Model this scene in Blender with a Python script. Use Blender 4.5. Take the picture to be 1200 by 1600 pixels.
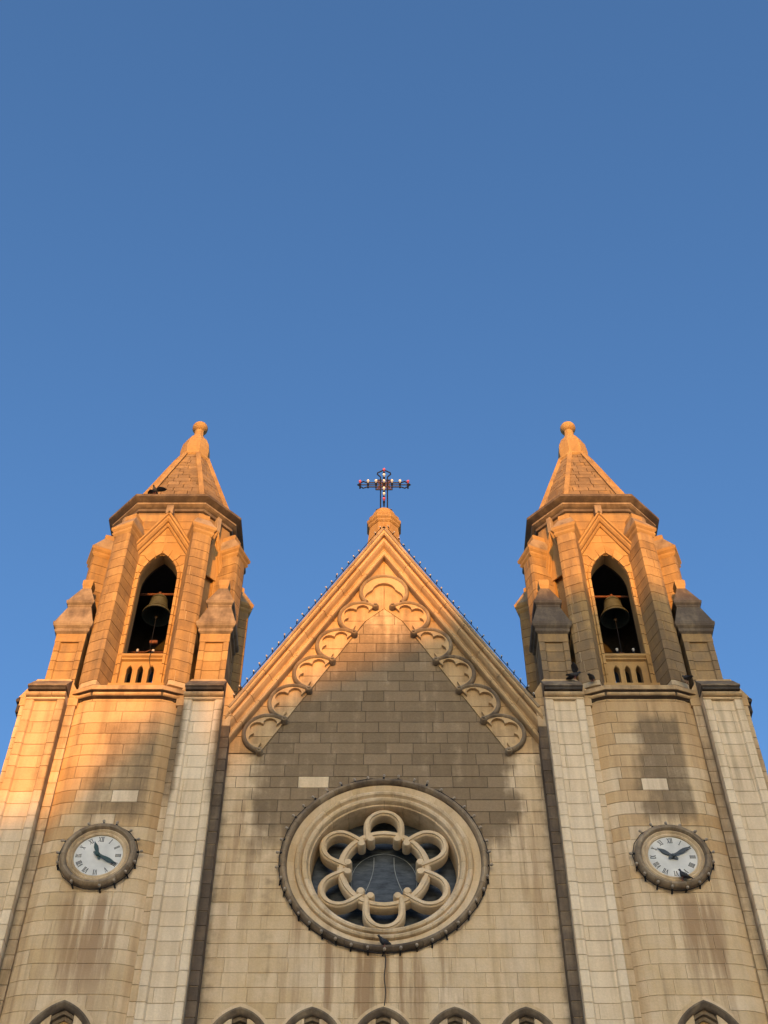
import bpy, bmesh, math, random
from mathutils import Vector, Matrix
PI = math.pi
R = math.radians
rng = random.Random(7)
scene = bpy.context.scene
for o in list(bpy.data.objects):
    bpy.data.objects.remove(o)

# ------------------------------------------------------------------ camera, sky, sun, exposure
CAM_H, CAM_D, PITCH, FPX = 1.6, 20.0, R(51.47), 2110.0
cam = bpy.data.cameras.new('camera')
cam.sensor_fit = 'VERTICAL'
cam.sensor_height = 32.0
cam.lens = 32.0 * FPX / 1600.0
cam.clip_end = 3000
camo = bpy.data.objects.new('camera', cam)
scene.collection.objects.link(camo)
camo.location = (0, -CAM_D, CAM_H)
camo.rotation_euler = (PI / 2 + PITCH, 0, 0)
scene.camera = camo

SUN_EL, SUN_AZ = R(7.0), R(-1.0)          # azimuth: left of straight in front of the facade
world = bpy.data.worlds.new('World')
scene.world = world
world.use_nodes = True
wn = world.node_tree
wn.nodes.clear()
sky = wn.nodes.new('ShaderNodeTexSky')
sky.sky_type = 'NISHITA'
sky.sun_disc = False
sky.sun_elevation = SUN_EL
sky.sun_rotation = PI + SUN_AZ
sky.air_density = 1.0
sky.dust_density = 2.2
sky.ozone_density = 3.4
bg = wn.nodes.new('ShaderNodeBackground')
bg.inputs['Strength'].default_value = 0.15
wo = wn.nodes.new('ShaderNodeOutputWorld')
hsv = wn.nodes.new('ShaderNodeHueSaturation')
hsv.inputs['Saturation'].default_value = 1.03
hsv.inputs['Hue'].default_value = 0.503
hsv.inputs['Value'].default_value = 1.05
wn.links.new(sky.outputs[0], hsv.inputs['Color'])
wn.links.new(hsv.outputs[0], bg.inputs[0])
wn.links.new(bg.outputs[0], wo.inputs[0])

sl = bpy.data.lights.new('sun', 'SUN')
sl.energy = 2.25
sl.angle = R(0.53)
sl.color = (1.0, 0.40, 0.04)
so = bpy.data.objects.new('sun', sl)
scene.collection.objects.link(so)
# direction the light travels
sd = Vector((math.sin(SUN_AZ) * math.cos(SUN_EL), math.cos(SUN_AZ) * math.cos(SUN_EL), -math.sin(SUN_EL)))
so.rotation_euler = sd.to_track_quat('-Z', 'Y').to_euler()
so.location = (-20, -60, 40)

vs = scene.view_settings
vs.view_transform = 'Standard'
vs.look = 'None'
vs.exposure = 1.37
vs.gamma = 1.0
vs.use_curve_mapping = False

# ------------------------------------------------------------------ materials
def stone_mat(name, pale, ochre, sootc, rough=0.88, var=1.0, bump=0.25, basesoot=0.0):
    m = bpy.data.materials.new(name)
    m.use_nodes = True
    nt = m.node_tree
    N, L = nt.nodes, nt.links
    bs = N['Principled BSDF']
    bs.inputs['Roughness'].default_value = rough
    bs.inputs['Specular IOR Level'].default_value = 0.18
    geo = N.new('ShaderNodeNewGeometry')
    pos = geo.outputs['Position']
    def noise(scale, detail=4, rough_=0.55, vec=pos):
        n = N.new('ShaderNodeTexNoise')
        n.inputs['Scale'].default_value = scale
        n.inputs['Detail'].default_value = detail
        n.inputs['Roughness'].default_value = rough_
        L.new(vec, n.inputs['Vector'])
        return n.outputs['Fac']
    def math_(op, a, b=None, clamp=False):
        n = N.new('ShaderNodeMath')
        n.operation = op
        n.use_clamp = clamp
        for i, v in enumerate((a, b)):
            if v is None:
                continue
            if isinstance(v, (int, float)):
                n.inputs[i].default_value = v
            else:
                L.new(v, n.inputs[i])
        return n.outputs[0]
    def ramp(fac, a, b):
        n = N.new('ShaderNodeMapRange')
        n.interpolation_type = 'SMOOTHSTEP'
        n.inputs['From Min'].default_value = a
        n.inputs['From Max'].default_value = b
        L.new(fac, n.inputs['Value'])
        return n.outputs['Result']
    def mix(fac, a, b):
        n = N.new('ShaderNodeMix')
        n.data_type = 'RGBA'
        if isinstance(fac, (int, float)):
            n.inputs[0].default_value = fac
        else:
            L.new(fac, n.inputs[0])
        for s, v in ((6, a), (7, b)):
            if isinstance(v, tuple):
                n.inputs[s].default_value = (*v, 1)
            else:
                L.new(v, n.inputs[s])
        return n.outputs[2]
    def attr(nm):
        n = N.new('ShaderNodeAttribute')
        n.attribute_name = nm
        return n.outputs['Fac']
    tint, soot_shade = attr('tint'), attr('soot_shade')
    mp = N.new('ShaderNodeMapping')
    mp.inputs['Scale'].default_value = (4.5, 4.5, 0.3)
    L.new(pos, mp.inputs['Vector'])
    streak = noise(1.0, 5, 0.6, mp.outputs[0])
    mp2 = N.new('ShaderNodeMapping')
    mp2.inputs['Scale'].default_value = (1.0, 1.0, 0.35)
    L.new(pos, mp2.inputs['Vector'])
    big = noise(0.75, 4, 0.6, mp2.outputs[0])
    med = noise(3.2, 5, 0.62)
    fine = noise(26, 4, 0.7)
    grain = noise(110, 2, 0.6)
    # cream <-> ochre
    f = math_('ADD', math_('MULTIPLY', tint, 0.26 * var), math_('ADD', math_('MULTIPLY', math_('SUBTRACT', big, 0.5), 2.3), math_('MULTIPLY', math_('SUBTRACT', med, 0.5), 0.9)))
    f = math_('ADD', f, 0.45, True)
    col = mix(f, pale, ochre)
    # block brightness
    br = math_('ADD', math_('MULTIPLY', tint, -0.055 * var), math_('ADD', math_('MULTIPLY', math_('SUBTRACT', fine, 0.5), 0.34), 1.0))
    br = math_('ADD', br, math_('MULTIPLY', math_('SUBTRACT', grain, 0.5), 0.22))
    hs = N.new('ShaderNodeHueSaturation')
    L.new(br, hs.inputs['Value'])
    L.new(col, hs.inputs['Color'])
    col = hs.outputs[0]
    # rust coloured rain streaks
    rust = attr('rust')
    rs = math_('MULTIPLY', ramp(streak, 0.40, 0.66), math_('ADD', rust, 0.24), True)
    col = mix(math_('MULTIPLY', rs, 0.75), col, (0.27, 0.155, 0.075))
    # soot and lichen, and shade put into some recesses by the same weight
    ss = math_('ADD', math_('ADD', soot_shade, basesoot), math_('MULTIPLY', math_('SUBTRACT', streak, 0.5), 0.9))
    ss = math_('ADD', ss, math_('MULTIPLY', math_('SUBTRACT', med, 0.5), 0.7))
    sm = math_('MULTIPLY', ramp(ss, 0.18, 0.95), ramp(math_('ADD', soot_shade, basesoot), 0.0, 0.25))
    ev = mix(math_('ADD', math_('MULTIPLY', fine, 0.7), math_('MULTIPLY', tint, -0.22), True), tuple(c * 0.8 for c in sootc), tuple(c * 1.9 for c in sootc))
    col = mix(math_('MULTIPLY', sm, 0.93), col, ev)
    # thin grey-brown runs of rain water
    mp3 = N.new('ShaderNodeMapping')
    mp3.inputs['Scale'].default_value = (9.0, 9.0, 0.45)
    mp3.inputs['Location'].default_value = (3.3, 1.7, 0.4)
    L.new(pos, mp3.inputs['Vector'])
    run = noise(1.0, 3, 0.5, mp3.outputs[0])
    col = mix(math_('MULTIPLY', math_('MULTIPLY', ramp(run, 0.52, 0.75), ramp(big, 0.35, 0.65)), 0.5), col, tuple(c * 1.7 for c in sootc))
    # faint general grime
    col = mix(math_('MULTIPLY', ramp(big, 0.55, 0.8), 0.22), col, sootc)
    L.new(col, bs.inputs['Base Color'])
    bm1 = N.new('ShaderNodeBump')
    bm1.inputs['Strength'].default_value = bump
    bm1.inputs['Distance'].default_value = 0.02
    hgt = math_('ADD', math_('MULTIPLY', fine, 0.6), math_('ADD', math_('MULTIPLY', grain, 0.35), math_('MULTIPLY', med, 0.8)))
    L.new(hgt, bm1.inputs['Height'])
    L.new(bm1.outputs[0], bs.inputs['Normal'])
    return m

def plain_mat(name, col, rough=0.6, metal=0.0, noise_amt=0.15, nscale=12, spec=0.4):
    m = bpy.data.materials.new(name)
    m.use_nodes = True
    nt = m.node_tree
    N, L = nt.nodes, nt.links
    bs = N['Principled BSDF']
    bs.inputs['Roughness'].default_value = rough
    bs.inputs['Metallic'].default_value = metal
    bs.inputs['Specular IOR Level'].default_value = spec
    n = N.new('ShaderNodeTexNoise')
    n.inputs['Scale'].default_value = nscale
    n.inputs['Detail'].default_value = 5
    g = N.new('ShaderNodeNewGeometry')
    L.new(g.outputs['Position'], n.inputs['Vector'])
    cr = N.new('ShaderNodeValToRGB')
    cr.color_ramp.elements[0].position = 0.3
    cr.color_ramp.elements[1].position = 0.7
    cr.color_ramp.elements[0].color = (*[c * (1 - noise_amt) for c in col], 1)
    cr.color_ramp.elements[1].color = (*[min(1, c * (1 + noise_amt)) for c in col], 1)
    L.new(n.outputs['Fac'], cr.inputs[0])
    L.new(cr.outputs[0], bs.inputs['Base Color'])
    return m

PALE, OCH, SOOT = (0.67, 0.525, 0.345), (0.60, 0.425, 0.225), (0.165, 0.116, 0.067)
M = {}
M['stone'] = stone_mat('limestone', PALE, OCH, SOOT)
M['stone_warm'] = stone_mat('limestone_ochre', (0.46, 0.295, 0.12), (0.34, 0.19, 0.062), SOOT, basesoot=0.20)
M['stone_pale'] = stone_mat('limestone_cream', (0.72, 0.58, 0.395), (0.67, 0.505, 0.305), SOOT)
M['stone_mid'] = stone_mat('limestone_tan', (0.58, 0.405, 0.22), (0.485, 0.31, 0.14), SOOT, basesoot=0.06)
M['stone_dark'] = stone_mat('weathered_limestone', (0.40, 0.31, 0.20), (0.34, 0.24, 0.135), (0.075, 0.058, 0.045), basesoot=0.42)
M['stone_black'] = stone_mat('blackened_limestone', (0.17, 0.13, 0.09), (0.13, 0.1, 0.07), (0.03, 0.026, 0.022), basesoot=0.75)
M['mortar'] = plain_mat('mortar', (0.46, 0.355, 0.225), 0.95, spec=0.1)
M['mortar_mid'] = plain_mat('weathered_mortar', (0.27, 0.20, 0.125), 0.95, spec=0.1)
M['mortar_dark'] = plain_mat('sooty_mortar', (0.12, 0.09, 0.06), 0.95, spec=0.1)
M['core'] = stone_mat('wall_core_stone', PALE, OCH, SOOT)
M['inside'] = plain_mat('belfry_inside_shade', (0.035, 0.03, 0.025), 0.95, spec=0.05)  # near-black colour stands in for the shade inside the belfry
M['black_iron'] = plain_mat('black_iron', (0.02, 0.02, 0.022), 0.55, 0.6)
M['rust_iron'] = plain_mat('rusty_iron', (0.16, 0.06, 0.03), 0.8, 0.2, 0.35, 30)
M['bronze'] = plain_mat('verdigris_bronze', (0.07, 0.073, 0.045), 0.7, 0.2, 0.25, 9)
M['bulb'] = plain_mat('white_bulb_glass', (0.46, 0.43, 0.38), 0.5, 0, 0.02)
M['bulb_dim'] = plain_mat('dusty_bulb_glass', (0.33, 0.27, 0.20), 0.6, 0, 0.1)
M['bulb_bright'] = plain_mat('clear_white_bulb', (0.8, 0.8, 0.78), 0.25, 0, 0.02)
M['bulb_red'] = plain_mat('pink_bulb_glass', (0.6, 0.12, 0.2), 0.15, 0, 0.02)
M['dial'] = plain_mat('white_dial', (0.60, 0.585, 0.53), 0.5, 0, 0.16, 3.5)
M['numeral'] = plain_mat('black_numeral', (0.03, 0.03, 0.03), 0.6)
M['hand'] = plain_mat('dark_green_hand', (0.02, 0.05, 0.045), 0.5)
M['hand_grey'] = plain_mat('dark_grey_hand', (0.045, 0.055, 0.06), 0.5)
M['pigeon'] = plain_mat('pigeon_feathers', (0.03, 0.03, 0.034), 0.7, 0, 0.5, 25)
M['pigeon_leg'] = plain_mat('pigeon_leg', (0.2, 0.06, 0.05), 0.7)
M['lead'] = plain_mat('pale_lead_line', (0.25, 0.27, 0.27), 0.6)
M['pane_dark'] = plain_mat('dark_pane', (0.012, 0.012, 0.014), 0.25, 0, 0.3, 3)
M['paving'] = plain_mat('square_paving', (0.42, 0.37, 0.29), 0.9, 0, 0.2, 0.8)
M['roof'] = plain_mat('nave_roof', (0.30, 0.24, 0.17), 0.9)
M['render_a'] = plain_mat('opposite_cream_render', (0.5, 0.44, 0.34), 0.9, 0, 0.1, 0.6)
M['render_b'] = plain_mat('opposite_white_render', (0.6, 0.58, 0.52), 0.9, 0, 0.1, 0.6)
M['win'] = plain_mat('opposite_window_glass', (0.03, 0.04, 0.05), 0.1)

def glass_mat():
    m = bpy.data.materials.new('leaded_glass')
    m.use_nodes = True
    nt = m.node_tree
    N, L = nt.nodes, nt.links
    bs = N['Principled BSDF']
    bs.inputs['Roughness'].default_value = 0.32
    bs.inputs['Specular IOR Level'].default_value = 0.35
    g = N.new('ShaderNodeNewGeometry')
    mp = N.new('ShaderNodeMapping')
    mp.inputs['Scale'].default_value = (1.6, 1, 6)
    L.new(g.outputs['Position'], mp.inputs[0])
    n = N.new('ShaderNodeTexNoise')
    n.inputs['Scale'].default_value = 2.5
    n.inputs['Detail'].default_value = 6
    n.inputs['Roughness'].default_value = 0.7
    L.new(mp.outputs[0], n.inputs['Vector'])
    cr = N.new('ShaderNodeValToRGB')
    cr.color_ramp.elements[0].position = 0.35
    cr.color_ramp.elements[0].color = (0.010, 0.014, 0.018, 1)
    cr.color_ramp.elements[1].position = 0.75
    cr.color_ramp.elements[1].color = (0.085, 0.10, 0.11, 1)
    L.new(n.outputs['Fac'], cr.inputs[0])
    L.new(cr.outputs[0], bs.inputs['Base Color'])
    b = N.new('ShaderNodeBump')
    b.inputs['Strength'].default_value = 0.15
    L.new(n.outputs['Fac'], b.inputs['Height'])
    L.new(b.outputs[0], bs.inputs['Normal'])
    return m
M['glass'] = glass_mat()

# ------------------------------------------------------------------ helpers
COL = scene.collection
def wloc(o):
    v = Vector(o.location)
    p = o.parent
    while p is not None:
        if p.type == 'EMPTY':
            break
        p = p.parent
    return v
def link(o, parent=None):
    COL.objects.link(o)
    if parent is not None:
        o.parent = parent
        # thing empties carry only a translation: keep the mesh in world coordinates
        if parent.type == 'EMPTY':
            o.matrix_parent_inverse = Matrix.Translation(-Vector(parent.location))
    return o
def thing(name, loc, label, cat, group=None):
    o = bpy.data.objects.new(name, None)
    o.empty_display_size = 0.3
    o.location = loc
    COL.objects.link(o)
    o['label'] = label
    o['category'] = cat
    if group:
        o['group'] = group
    return o
def tag(o, label=None, cat=None, group=None, kind=None):
    for k, v in (('label', label), ('category', cat), ('group', group), ('kind', kind)):
        if v:
            o[k] = v
    return o
def mk_mesh(name, V, Fc, mat, soot_shade=None, tint=None, rust=None, smooth=False):
    me = bpy.data.meshes.new(name)
    me.from_pydata([tuple(v) for v in V], [], Fc)
    for nm, val in (('soot_shade', soot_shade), ('tint', tint), ('rust', rust)):
        if val is None:
            continue
        a = me.attributes.new(nm, 'FLOAT', 'POINT')
        if isinstance(val, (int, float)):
            val = [val] * len(V)
        a.data.foreach_set('value', val)
    me.materials.append(mat)
    if smooth:
        me.polygons.foreach_set('use_smooth', [True] * len(me.polygons))
    me.update()
    return me
def fixn(me):
    bm = bmesh.new()
    bm.from_mesh(me)
    bmesh.ops.recalc_face_normals(bm, faces=bm.faces)
    bm.to_mesh(me)
    bm.free()
def obj(name, geo, mat, parent=None, soot_shade=None, tint=None, rust=None, smooth=False, fix=True, auto=None):
    V, Fc = geo
    if callable(soot_shade):
        soot_shade = [soot_shade(v[0], v[1], v[2]) for v in V]
    me = mk_mesh(name, V, Fc, mat if not isinstance(mat, str) else M[mat], soot_shade, tint, rust, smooth)
    if fix:
        fixn(me)
    if auto is not None:
        me.polygons.foreach_set('use_smooth', [True] * len(me.polygons))
        me.set_sharp_from_angle(angle=R(auto))
    o = bpy.data.objects.new(name, me)
    return link(o, parent)
def join(*gs):
    V, Fc = [], []
    for v, f in gs:
        k = len(V)
        V += list(v)
        Fc += [tuple(i + k for i in q) for q in f]
    return V, Fc
def xform(geo, mtx):
    return [tuple(mtx @ Vector(v)) for v in geo[0]], geo[1]
def move(geo, d):
    return [(v[0] + d[0], v[1] + d[1], v[2] + d[2]) for v in geo[0]], geo[1]
def box(x0, x1, y0, y1, z0, z1):
    V = [(x, y, z) for z in (z0, z1) for y in (y0, y1) for x in (x0, x1)]
    return V, [(0, 2, 3, 1), (4, 5, 7, 6), (0, 1, 5, 4), (2, 6, 7, 3), (0, 4, 6, 2), (1, 3, 7, 5)]
def bevbox(x0, x1, y0, y1, z0, z1, b=0.015):
    bm = bmesh.new()
    V, Fc = box(x0, x1, y0, y1, z0, z1)
    vv = [bm.verts.new(v) for v in V]
    for f in Fc:
        bm.faces.new([vv[i] for i in f])
    bmesh.ops.bevel(bm, geom=list(bm.edges), offset=b, segments=1, affect='EDGES')
    bm.verts.index_update()
    out = [tuple(v.co) for v in bm.verts], [tuple(v.index for v in f.verts) for f in bm.faces]
    bm.free()
    return out
def prism_z(plan, z0, z1):
    n = len(plan)
    V = [(p[0], p[1], z0) for p in plan] + [(p[0], p[1], z1) for p in plan]
    Fc = [(i, (i + 1) % n, (i + 1) % n + n, i + n) for i in range(n)]
    return V, Fc + [tuple(range(n))[::-1], tuple(range(n, 2 * n))]
def rings(rs, cap=True):
    """loft between closed rings with equal vertex counts"""
    n = len(rs[0])
    V = [p for r in rs for p in r]
    Fc = []
    for k in range(len(rs) - 1):
        for i in range(n):
            j = (i + 1) % n
            Fc.append((k * n + i, k * n + j, (k + 1) * n + j, (k + 1) * n + i))
    if cap:
        Fc.append(tuple(range(n))[::-1])
        Fc.append(tuple(range((len(rs) - 1) * n, len(rs) * n)))
    return V, Fc
def plate(outer, holes, y0, y1):
    """2d (x,z) outline with holes, extruded along Y from y0 (front) to y1"""
    bm = bmesh.new()
    loops = []
    for lp in [outer] + list(holes):
        vv = [bm.verts.new((p[0], y0, p[1])) for p in lp]
        for i in range(len(vv)):
            bm.edges.new((vv[i], vv[(i + 1) % len(vv)]))
        loops.append(vv)
    bmesh.ops.triangle_fill(bm, use_beauty=True, use_dissolve=False, edges=list(bm.edges))
    bm.verts.index_update()
    n = len(bm.verts)
    V = [tuple(v.co) for v in bm.verts]
    Ff = [tuple(v.index for v in f.verts) for f in bm.faces]
    Fc = list(Ff) + [tuple(i + n for i in f[::-1]) for f in Ff]
    for vv in loops:
        for i in range(len(vv)):
            a, b = vv[i].index, vv[(i + 1) % len(vv)].index
            Fc.append((a, b, b + n, a + n))
    bm.free()
    return V + [(v[0], y1, v[2]) for v in V], Fc
def tube(path, r, n=8, closed=False, radii=None, squash=None):
    pts = [Vector(p) for p in path]
    m = len(pts)
    V, Fc = [], []
    prev = None
    for i, p in enumerate(pts):
        if closed:
            t = pts[(i + 1) % m] - pts[i - 1]
        else:
            t = pts[min(i + 1, m - 1)] - pts[max(i - 1, 0)]
        t.normalize()
        if prev is None:
            ref = Vector((0, 1, 0)) if abs(t.y) < 0.9 else Vector((0, 0, 1))
            a = (ref - t * ref.dot(t)).normalized()
        else:
            a = (prev - t * prev.dot(t)).normalized()
        prev = a
        b = t.cross(a)
        rr = radii[i] if radii else r
        for k in range(n):
            q = 2 * PI * k / n
            V.append(tuple(p + a * (rr * math.cos(q) * (squash or 1)) + b * (rr * math.sin(q))))
    for i in range(m if closed else m - 1):
        for k in range(n):
            j, l = (i + 1) % m, (k + 1) % n
            Fc.append((i * n + k, i * n + l, j * n + l, j * n + k))
    if not closed:
        Fc.append(tuple(range(n))[::-1])
        Fc.append(tuple(range((m - 1) * n, m * n)))
    return V, Fc
def sweep2d(path, prof, closed=False, ybase=0.0):
    """path in the (x,z) plane; prof = closed list of (side, forward): side = to the left of travel, forward = towards -Y"""
    m = len(path)
    V, Fc = [], []
    n = len(prof)
    for i in range(m):
        p = Vector(path[i])
        d1 = (Vector(path[i]) - Vector(path[i - 1])) if (closed or i > 0) else None
        d2 = (Vector(path[(i + 1) % m]) - Vector(path[i])) if (closed or i < m - 1) else None
        if d1 is None: d1 = d2
        if d2 is None: d2 = d1
        d1 = d1.normalized(); d2 = d2.normalized()
        n1, n2 = Vector((-d1.y, d1.x)), Vector((-d2.y, d2.x))
        nn = n1 + n2
        nn = nn / max(nn.dot(n1), 0.2) if nn.length > 1e-6 else n1
        for s, f in prof:
            q = p + nn * s
            V.append((q.x, ybase - f, q.y))
    for i in range(m if closed else m - 1):
        j = (i + 1) % m
        for k in range(n):
            l = (k + 1) % n
            Fc.append((i * n + k, i * n + l, j * n + l, j * n + k))
    if not closed:
        Fc.append(tuple(range(n))[::-1])
        Fc.append(tuple(range((m - 1) * n, m * n)))
    return V, Fc
def lathe(prof, n, cx, cy, axis='Z', c3=0.0, phase=0.0, capped=True):
    """prof list of (r, h). axis Z: centre (cx,cy), h = z.  axis Y: centre x=cx, z=cy, h = y"""
    rs = []
    for r, h in prof:
        ring = []
        for k in range(n):
            a = phase + 2 * PI * k / n
            if axis == 'Z':
                ring.append((cx + r * math.cos(a), cy + r * math.sin(a), h))
            else:
                ring.append((cx + r * math.cos(a), h, cy + r * math.sin(a)))
        rs.append(ring)
    return rings(rs, capped)
def lathe_arc(prof, a0, a1, n, cx, cz):
    """closed section prof [(r,y)] revolved about a Y axis between two angles"""
    V, Fc = [], []
    m = len(prof)
    for i in range(n + 1):
        a = a0 + (a1 - a0) * i / n
        for r, y in prof:
            V.append((cx + r * math.cos(a), y, cz + r * math.sin(a)))
    for i in range(n):
        for k in range(m):
            l = (k + 1) % m
            Fc.append((i * m + k, i * m + l, (i + 1) * m + l, (i + 1) * m + k))
    Fc.append(tuple(range(m))[::-1])
    Fc.append(tuple(range(n * m, (n + 1) * m)))
    return V, Fc
def offset_path(P, h, closed=False):
    out = []
    m = len(P)
    for i in range(m):
        d1 = (Vector(P[i]) - Vector(P[i - 1])) if (closed or i > 0) else None
        d2 = (Vector(P[(i + 1) % m]) - Vector(P[i])) if (closed or i < m - 1) else None
        if d1 is None: d1 = d2
        if d2 is None: d2 = d1
        d1 = d1.normalized(); d2 = d2.normalized()
        n1, n2 = Vector((d1.y, -d1.x)), Vector((d2.y, -d2.x))
        nn = n1 + n2
        nn = nn / max(nn.dot(n1), 0.3)
        q = Vector(P[i]) + nn * h
        out.append((q.x, q.y))
    return out
def cornice(plan, prof, closed=True):
    """plan polyline (outward normal = right of travel), prof list of (out, z) bottom to top"""
    rs = []
    m = len(plan)
    offs = [offset_path(plan, o, closed) for o, z in prof]
    V, Fc = [], []
    for (o, z), pl in zip(prof, offs):
        V += [(p[0], p[1], z) for p in pl]
    for k in range(len(prof) - 1):
        for i in range(m if closed else m - 1):
            j = (i + 1) % m
            Fc.append((k * m + i, k * m + j, (k + 1) * m + j, (k + 1) * m + i))
    if closed:
        Fc.append(tuple(range(m))[::-1])
        Fc.append(tuple(range((len(prof) - 1) * m, len(prof) * m)))
    return V, Fc

# ------------------------------------------------------------------ masonry: every block is its own piece
class Masonry:
    def __init__(self, root, stuff_name='stone_block'):
        self.root, self.items, self.name = root, [], stuff_name
    def add(self, V, Fc, parent, soot_shade, tint, rust, mat, w=1.0):
        c = sum((Vector(v) for v in V), Vector()) / len(V)
        dz, dy = c.z - CAM_H, c.y + CAM_D
        f = dy * math.cos(PITCH) + dz * math.sin(PITCH)
        u = -dy * math.sin(PITCH) + dz * math.cos(PITCH)
        inv = abs(c.x / f * FPX) < 640 and abs(u / f * FPX) < 840
        self.items.append((w / f if inv else w / f * 0.01, V, Fc, parent, soot_shade, tint, rust, mat))
    def finish(self, limit=290):
        self.items.sort(key=lambda t: -t[0])
        for k, (w, V, Fc, parent, soot_shade, tint, rust, mat) in enumerate(self.items[:limit]):
            me = mk_mesh('stone_block', V, Fc, M[mat], soot_shade, tint, rust)
            o = bpy.data.objects.new('stone_block', me)
            link(o, parent)
        rest = {}
        for it in self.items[limit:]:
            rest.setdefault(it[7], []).append(it)
        if self.items[limit:]:
            AV, AF, S, T, RU, mi = [], [], [], [], [], []
            mats = list(rest)
            for mk in mats:
                for (w, V, Fc, parent, soot_shade, tint, rust, mat) in rest[mk]:
                    k = len(AV)
                    AV += V
                    AF += [tuple(i + k for i in q) for q in Fc]
                    S += soot_shade; T += tint; RU += rust
                    mi += [mats.index(mk)] * len(Fc)
            me = mk_mesh('small_stone_blocks', AV, AF, M[mats[0]], S, T, RU)
            for mk in mats[1:]:
                me.materials.append(M[mk])
            me.polygons.foreach_set('material_index', mi)
            o = bpy.data.objects.new('small_stone_blocks', me)
            link(o, self.root)
            o['kind'] = 'stuff'

def nosoot(x, y, z):
    return 0.0
JOINT, BEV, PROUD = 0.006, 0.005, 0.03

def path_block(ms, path, u0, u1, z0, z1, parent, soot_shade_f=nosoot, rustf=nosoot, mat='stone', tint=None, proud=None):
    """a dressed block that follows a plan polyline between arc lengths u0..u1"""
    P = path['P']; U = path['U']
    h = .012 if proud is None else min(proud, .014)
    h += rng.uniform(-0.0015, 0.002)
    tint = max(-1.6, min(1.6, rng.gauss(0, .5))) if tint is None else tint
    def at(u, hh):
        off = path['off'](hh)
        u = min(max(u, 0), U[-1])
        for i in range(len(U) - 1):
            if u <= U[i + 1] + 1e-9:
                t = (u - U[i]) / (U[i + 1] - U[i])
                a, b = off[i], off[i + 1]
                return a[0] + (b[0] - a[0]) * t, a[1] + (b[1] - a[1]) * t
    u0 += rng.uniform(.0008, .005); u1 -= rng.uniform(.0008, .005); z0 += rng.uniform(.001, .005); z1 -= rng.uniform(.001, .005)
    us = [u0, u0 + BEV]
    br = [u for u in U if u0 + 2 * BEV < u < u1 - 2 * BEV]
    if not br and u1 - u0 > 0.3:
        br = [(u0 + u1) / 2]
    us += br + [u1 - BEV, u1]
    zs = [z0, z0 + BEV, z1 - BEV, z1]
    V, So, Ru = [], [], []
    cxy = at((u0 + u1) / 2, h)
    ed = .006 + .022 * min(1, soot_shade_f(cxy[0], cxy[1], (z0 + z1) / 2) + (.35 if mat in ('stone_warm', 'stone_dark') else 0))
    for j, z in enumerate(zs):
        for i, u in enumerate(us):
            edge = i in (0, len(us) - 1) or j in (0, 3)
            x, y = at(u, h - ed if edge else h)
            V.append((x, y, z)); So.append(soot_shade_f(x, y, z)); Ru.append(rustf(x, y, z))
    n = len(us)
    Fc = [(j * n + i, j * n + i + 1, (j + 1) * n + i + 1, (j + 1) * n + i) for j in range(3) for i in range(n - 1)]
    ms.add(V, Fc, parent, So, [tint] * len(V), Ru, mat, (u1 - u0) * (z1 - z0))
def mkpath(P):
    U = [0.0]
    for a, b in zip(P, P[1:]):
        U.append(U[-1] + math.hypot(b[0] - a[0], b[1] - a[1]))
    cache = {}
    def off(h):
        k = round(h, 5)
        if k not in cache:
            cache[k] = offset_path(P, h)
        return cache[k]
    return {'P': P, 'U': U, 'off': off}
def courses(ms, path, zlist, parent, mean, soot_shade_f=nosoot, rustf=nosoot, mat='stone', skip=None, jitter=0.25, pick=None):
    L = path['U'][-1]
    for k in range(len(zlist) - 1):
        z0, z1 = zlist[k], zlist[k + 1]
        cuts = [0.0]
        u = mean * (0.45 + 0.5 * (k % 2)) * rng.uniform(1 - jitter, 1 + jitter)
        while u < L - mean * 0.35:
            cuts.append(u)
            u += mean * rng.uniform(1 - jitter, 1 + jitter)
        cuts.append(L)
        for a, b in zip(cuts, cuts[1:]):
            t = None
            mt = mat
            if pick:
                x = path['P'][0][0] + (a + b) / 2
                t = pick(path, a, b, z0, z1)
            path_block(ms, path, a, b, z0, z1, parent, soot_shade_f, rustf, mt, t)
def zrows(z0, z1, h):
    n = max(1, round((z1 - z0) / h))
    zs = [z0 + (z1 - z0) * i / n for i in range(n + 1)]
    for i in range(1, n):
        zs[i] += rng.uniform(-0.012, 0.012)
    return zs
def clip(poly, a, b, c):
    """keep a*x+b*z <= c"""
    out = []
    for i in range(len(poly)):
        p, q = poly[i], poly[(i + 1) % len(poly)]
        dp, dq = a * p[0] + b * p[1] - c, a * q[0] + b * q[1] - c
        if dp <= 0: out.append(p)
        if dp * dq < 0:
            t = dp / (dp - dq)
            out.append((p[0] + (q[0] - p[0]) * t, p[1] + (q[1] - p[1]) * t))
    return out
def area(poly):
    return 0.5 * sum(poly[i][0] * poly[(i + 1) % len(poly)][1] - poly[(i + 1) % len(poly)][0] * poly[i][1] for i in range(len(poly)))
def inset(poly, d):
    """inset a convex ccw polygon"""
    out = poly
    n = len(poly)
    for i in range(n):
        p, q = poly[i], poly[(i + 1) % n]
        dx, dz = q[0] - p[0], q[1] - p[1]
        l = math.hypot(dx, dz)
        if l < 1e-6: continue
        nx, nz = dz / l, -dx / l        # outward for ccw
        out = clip(out, nx, nz, nx * p[0] + nz * p[1] - d)
        if len(out) < 3: return []
    return out
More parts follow.
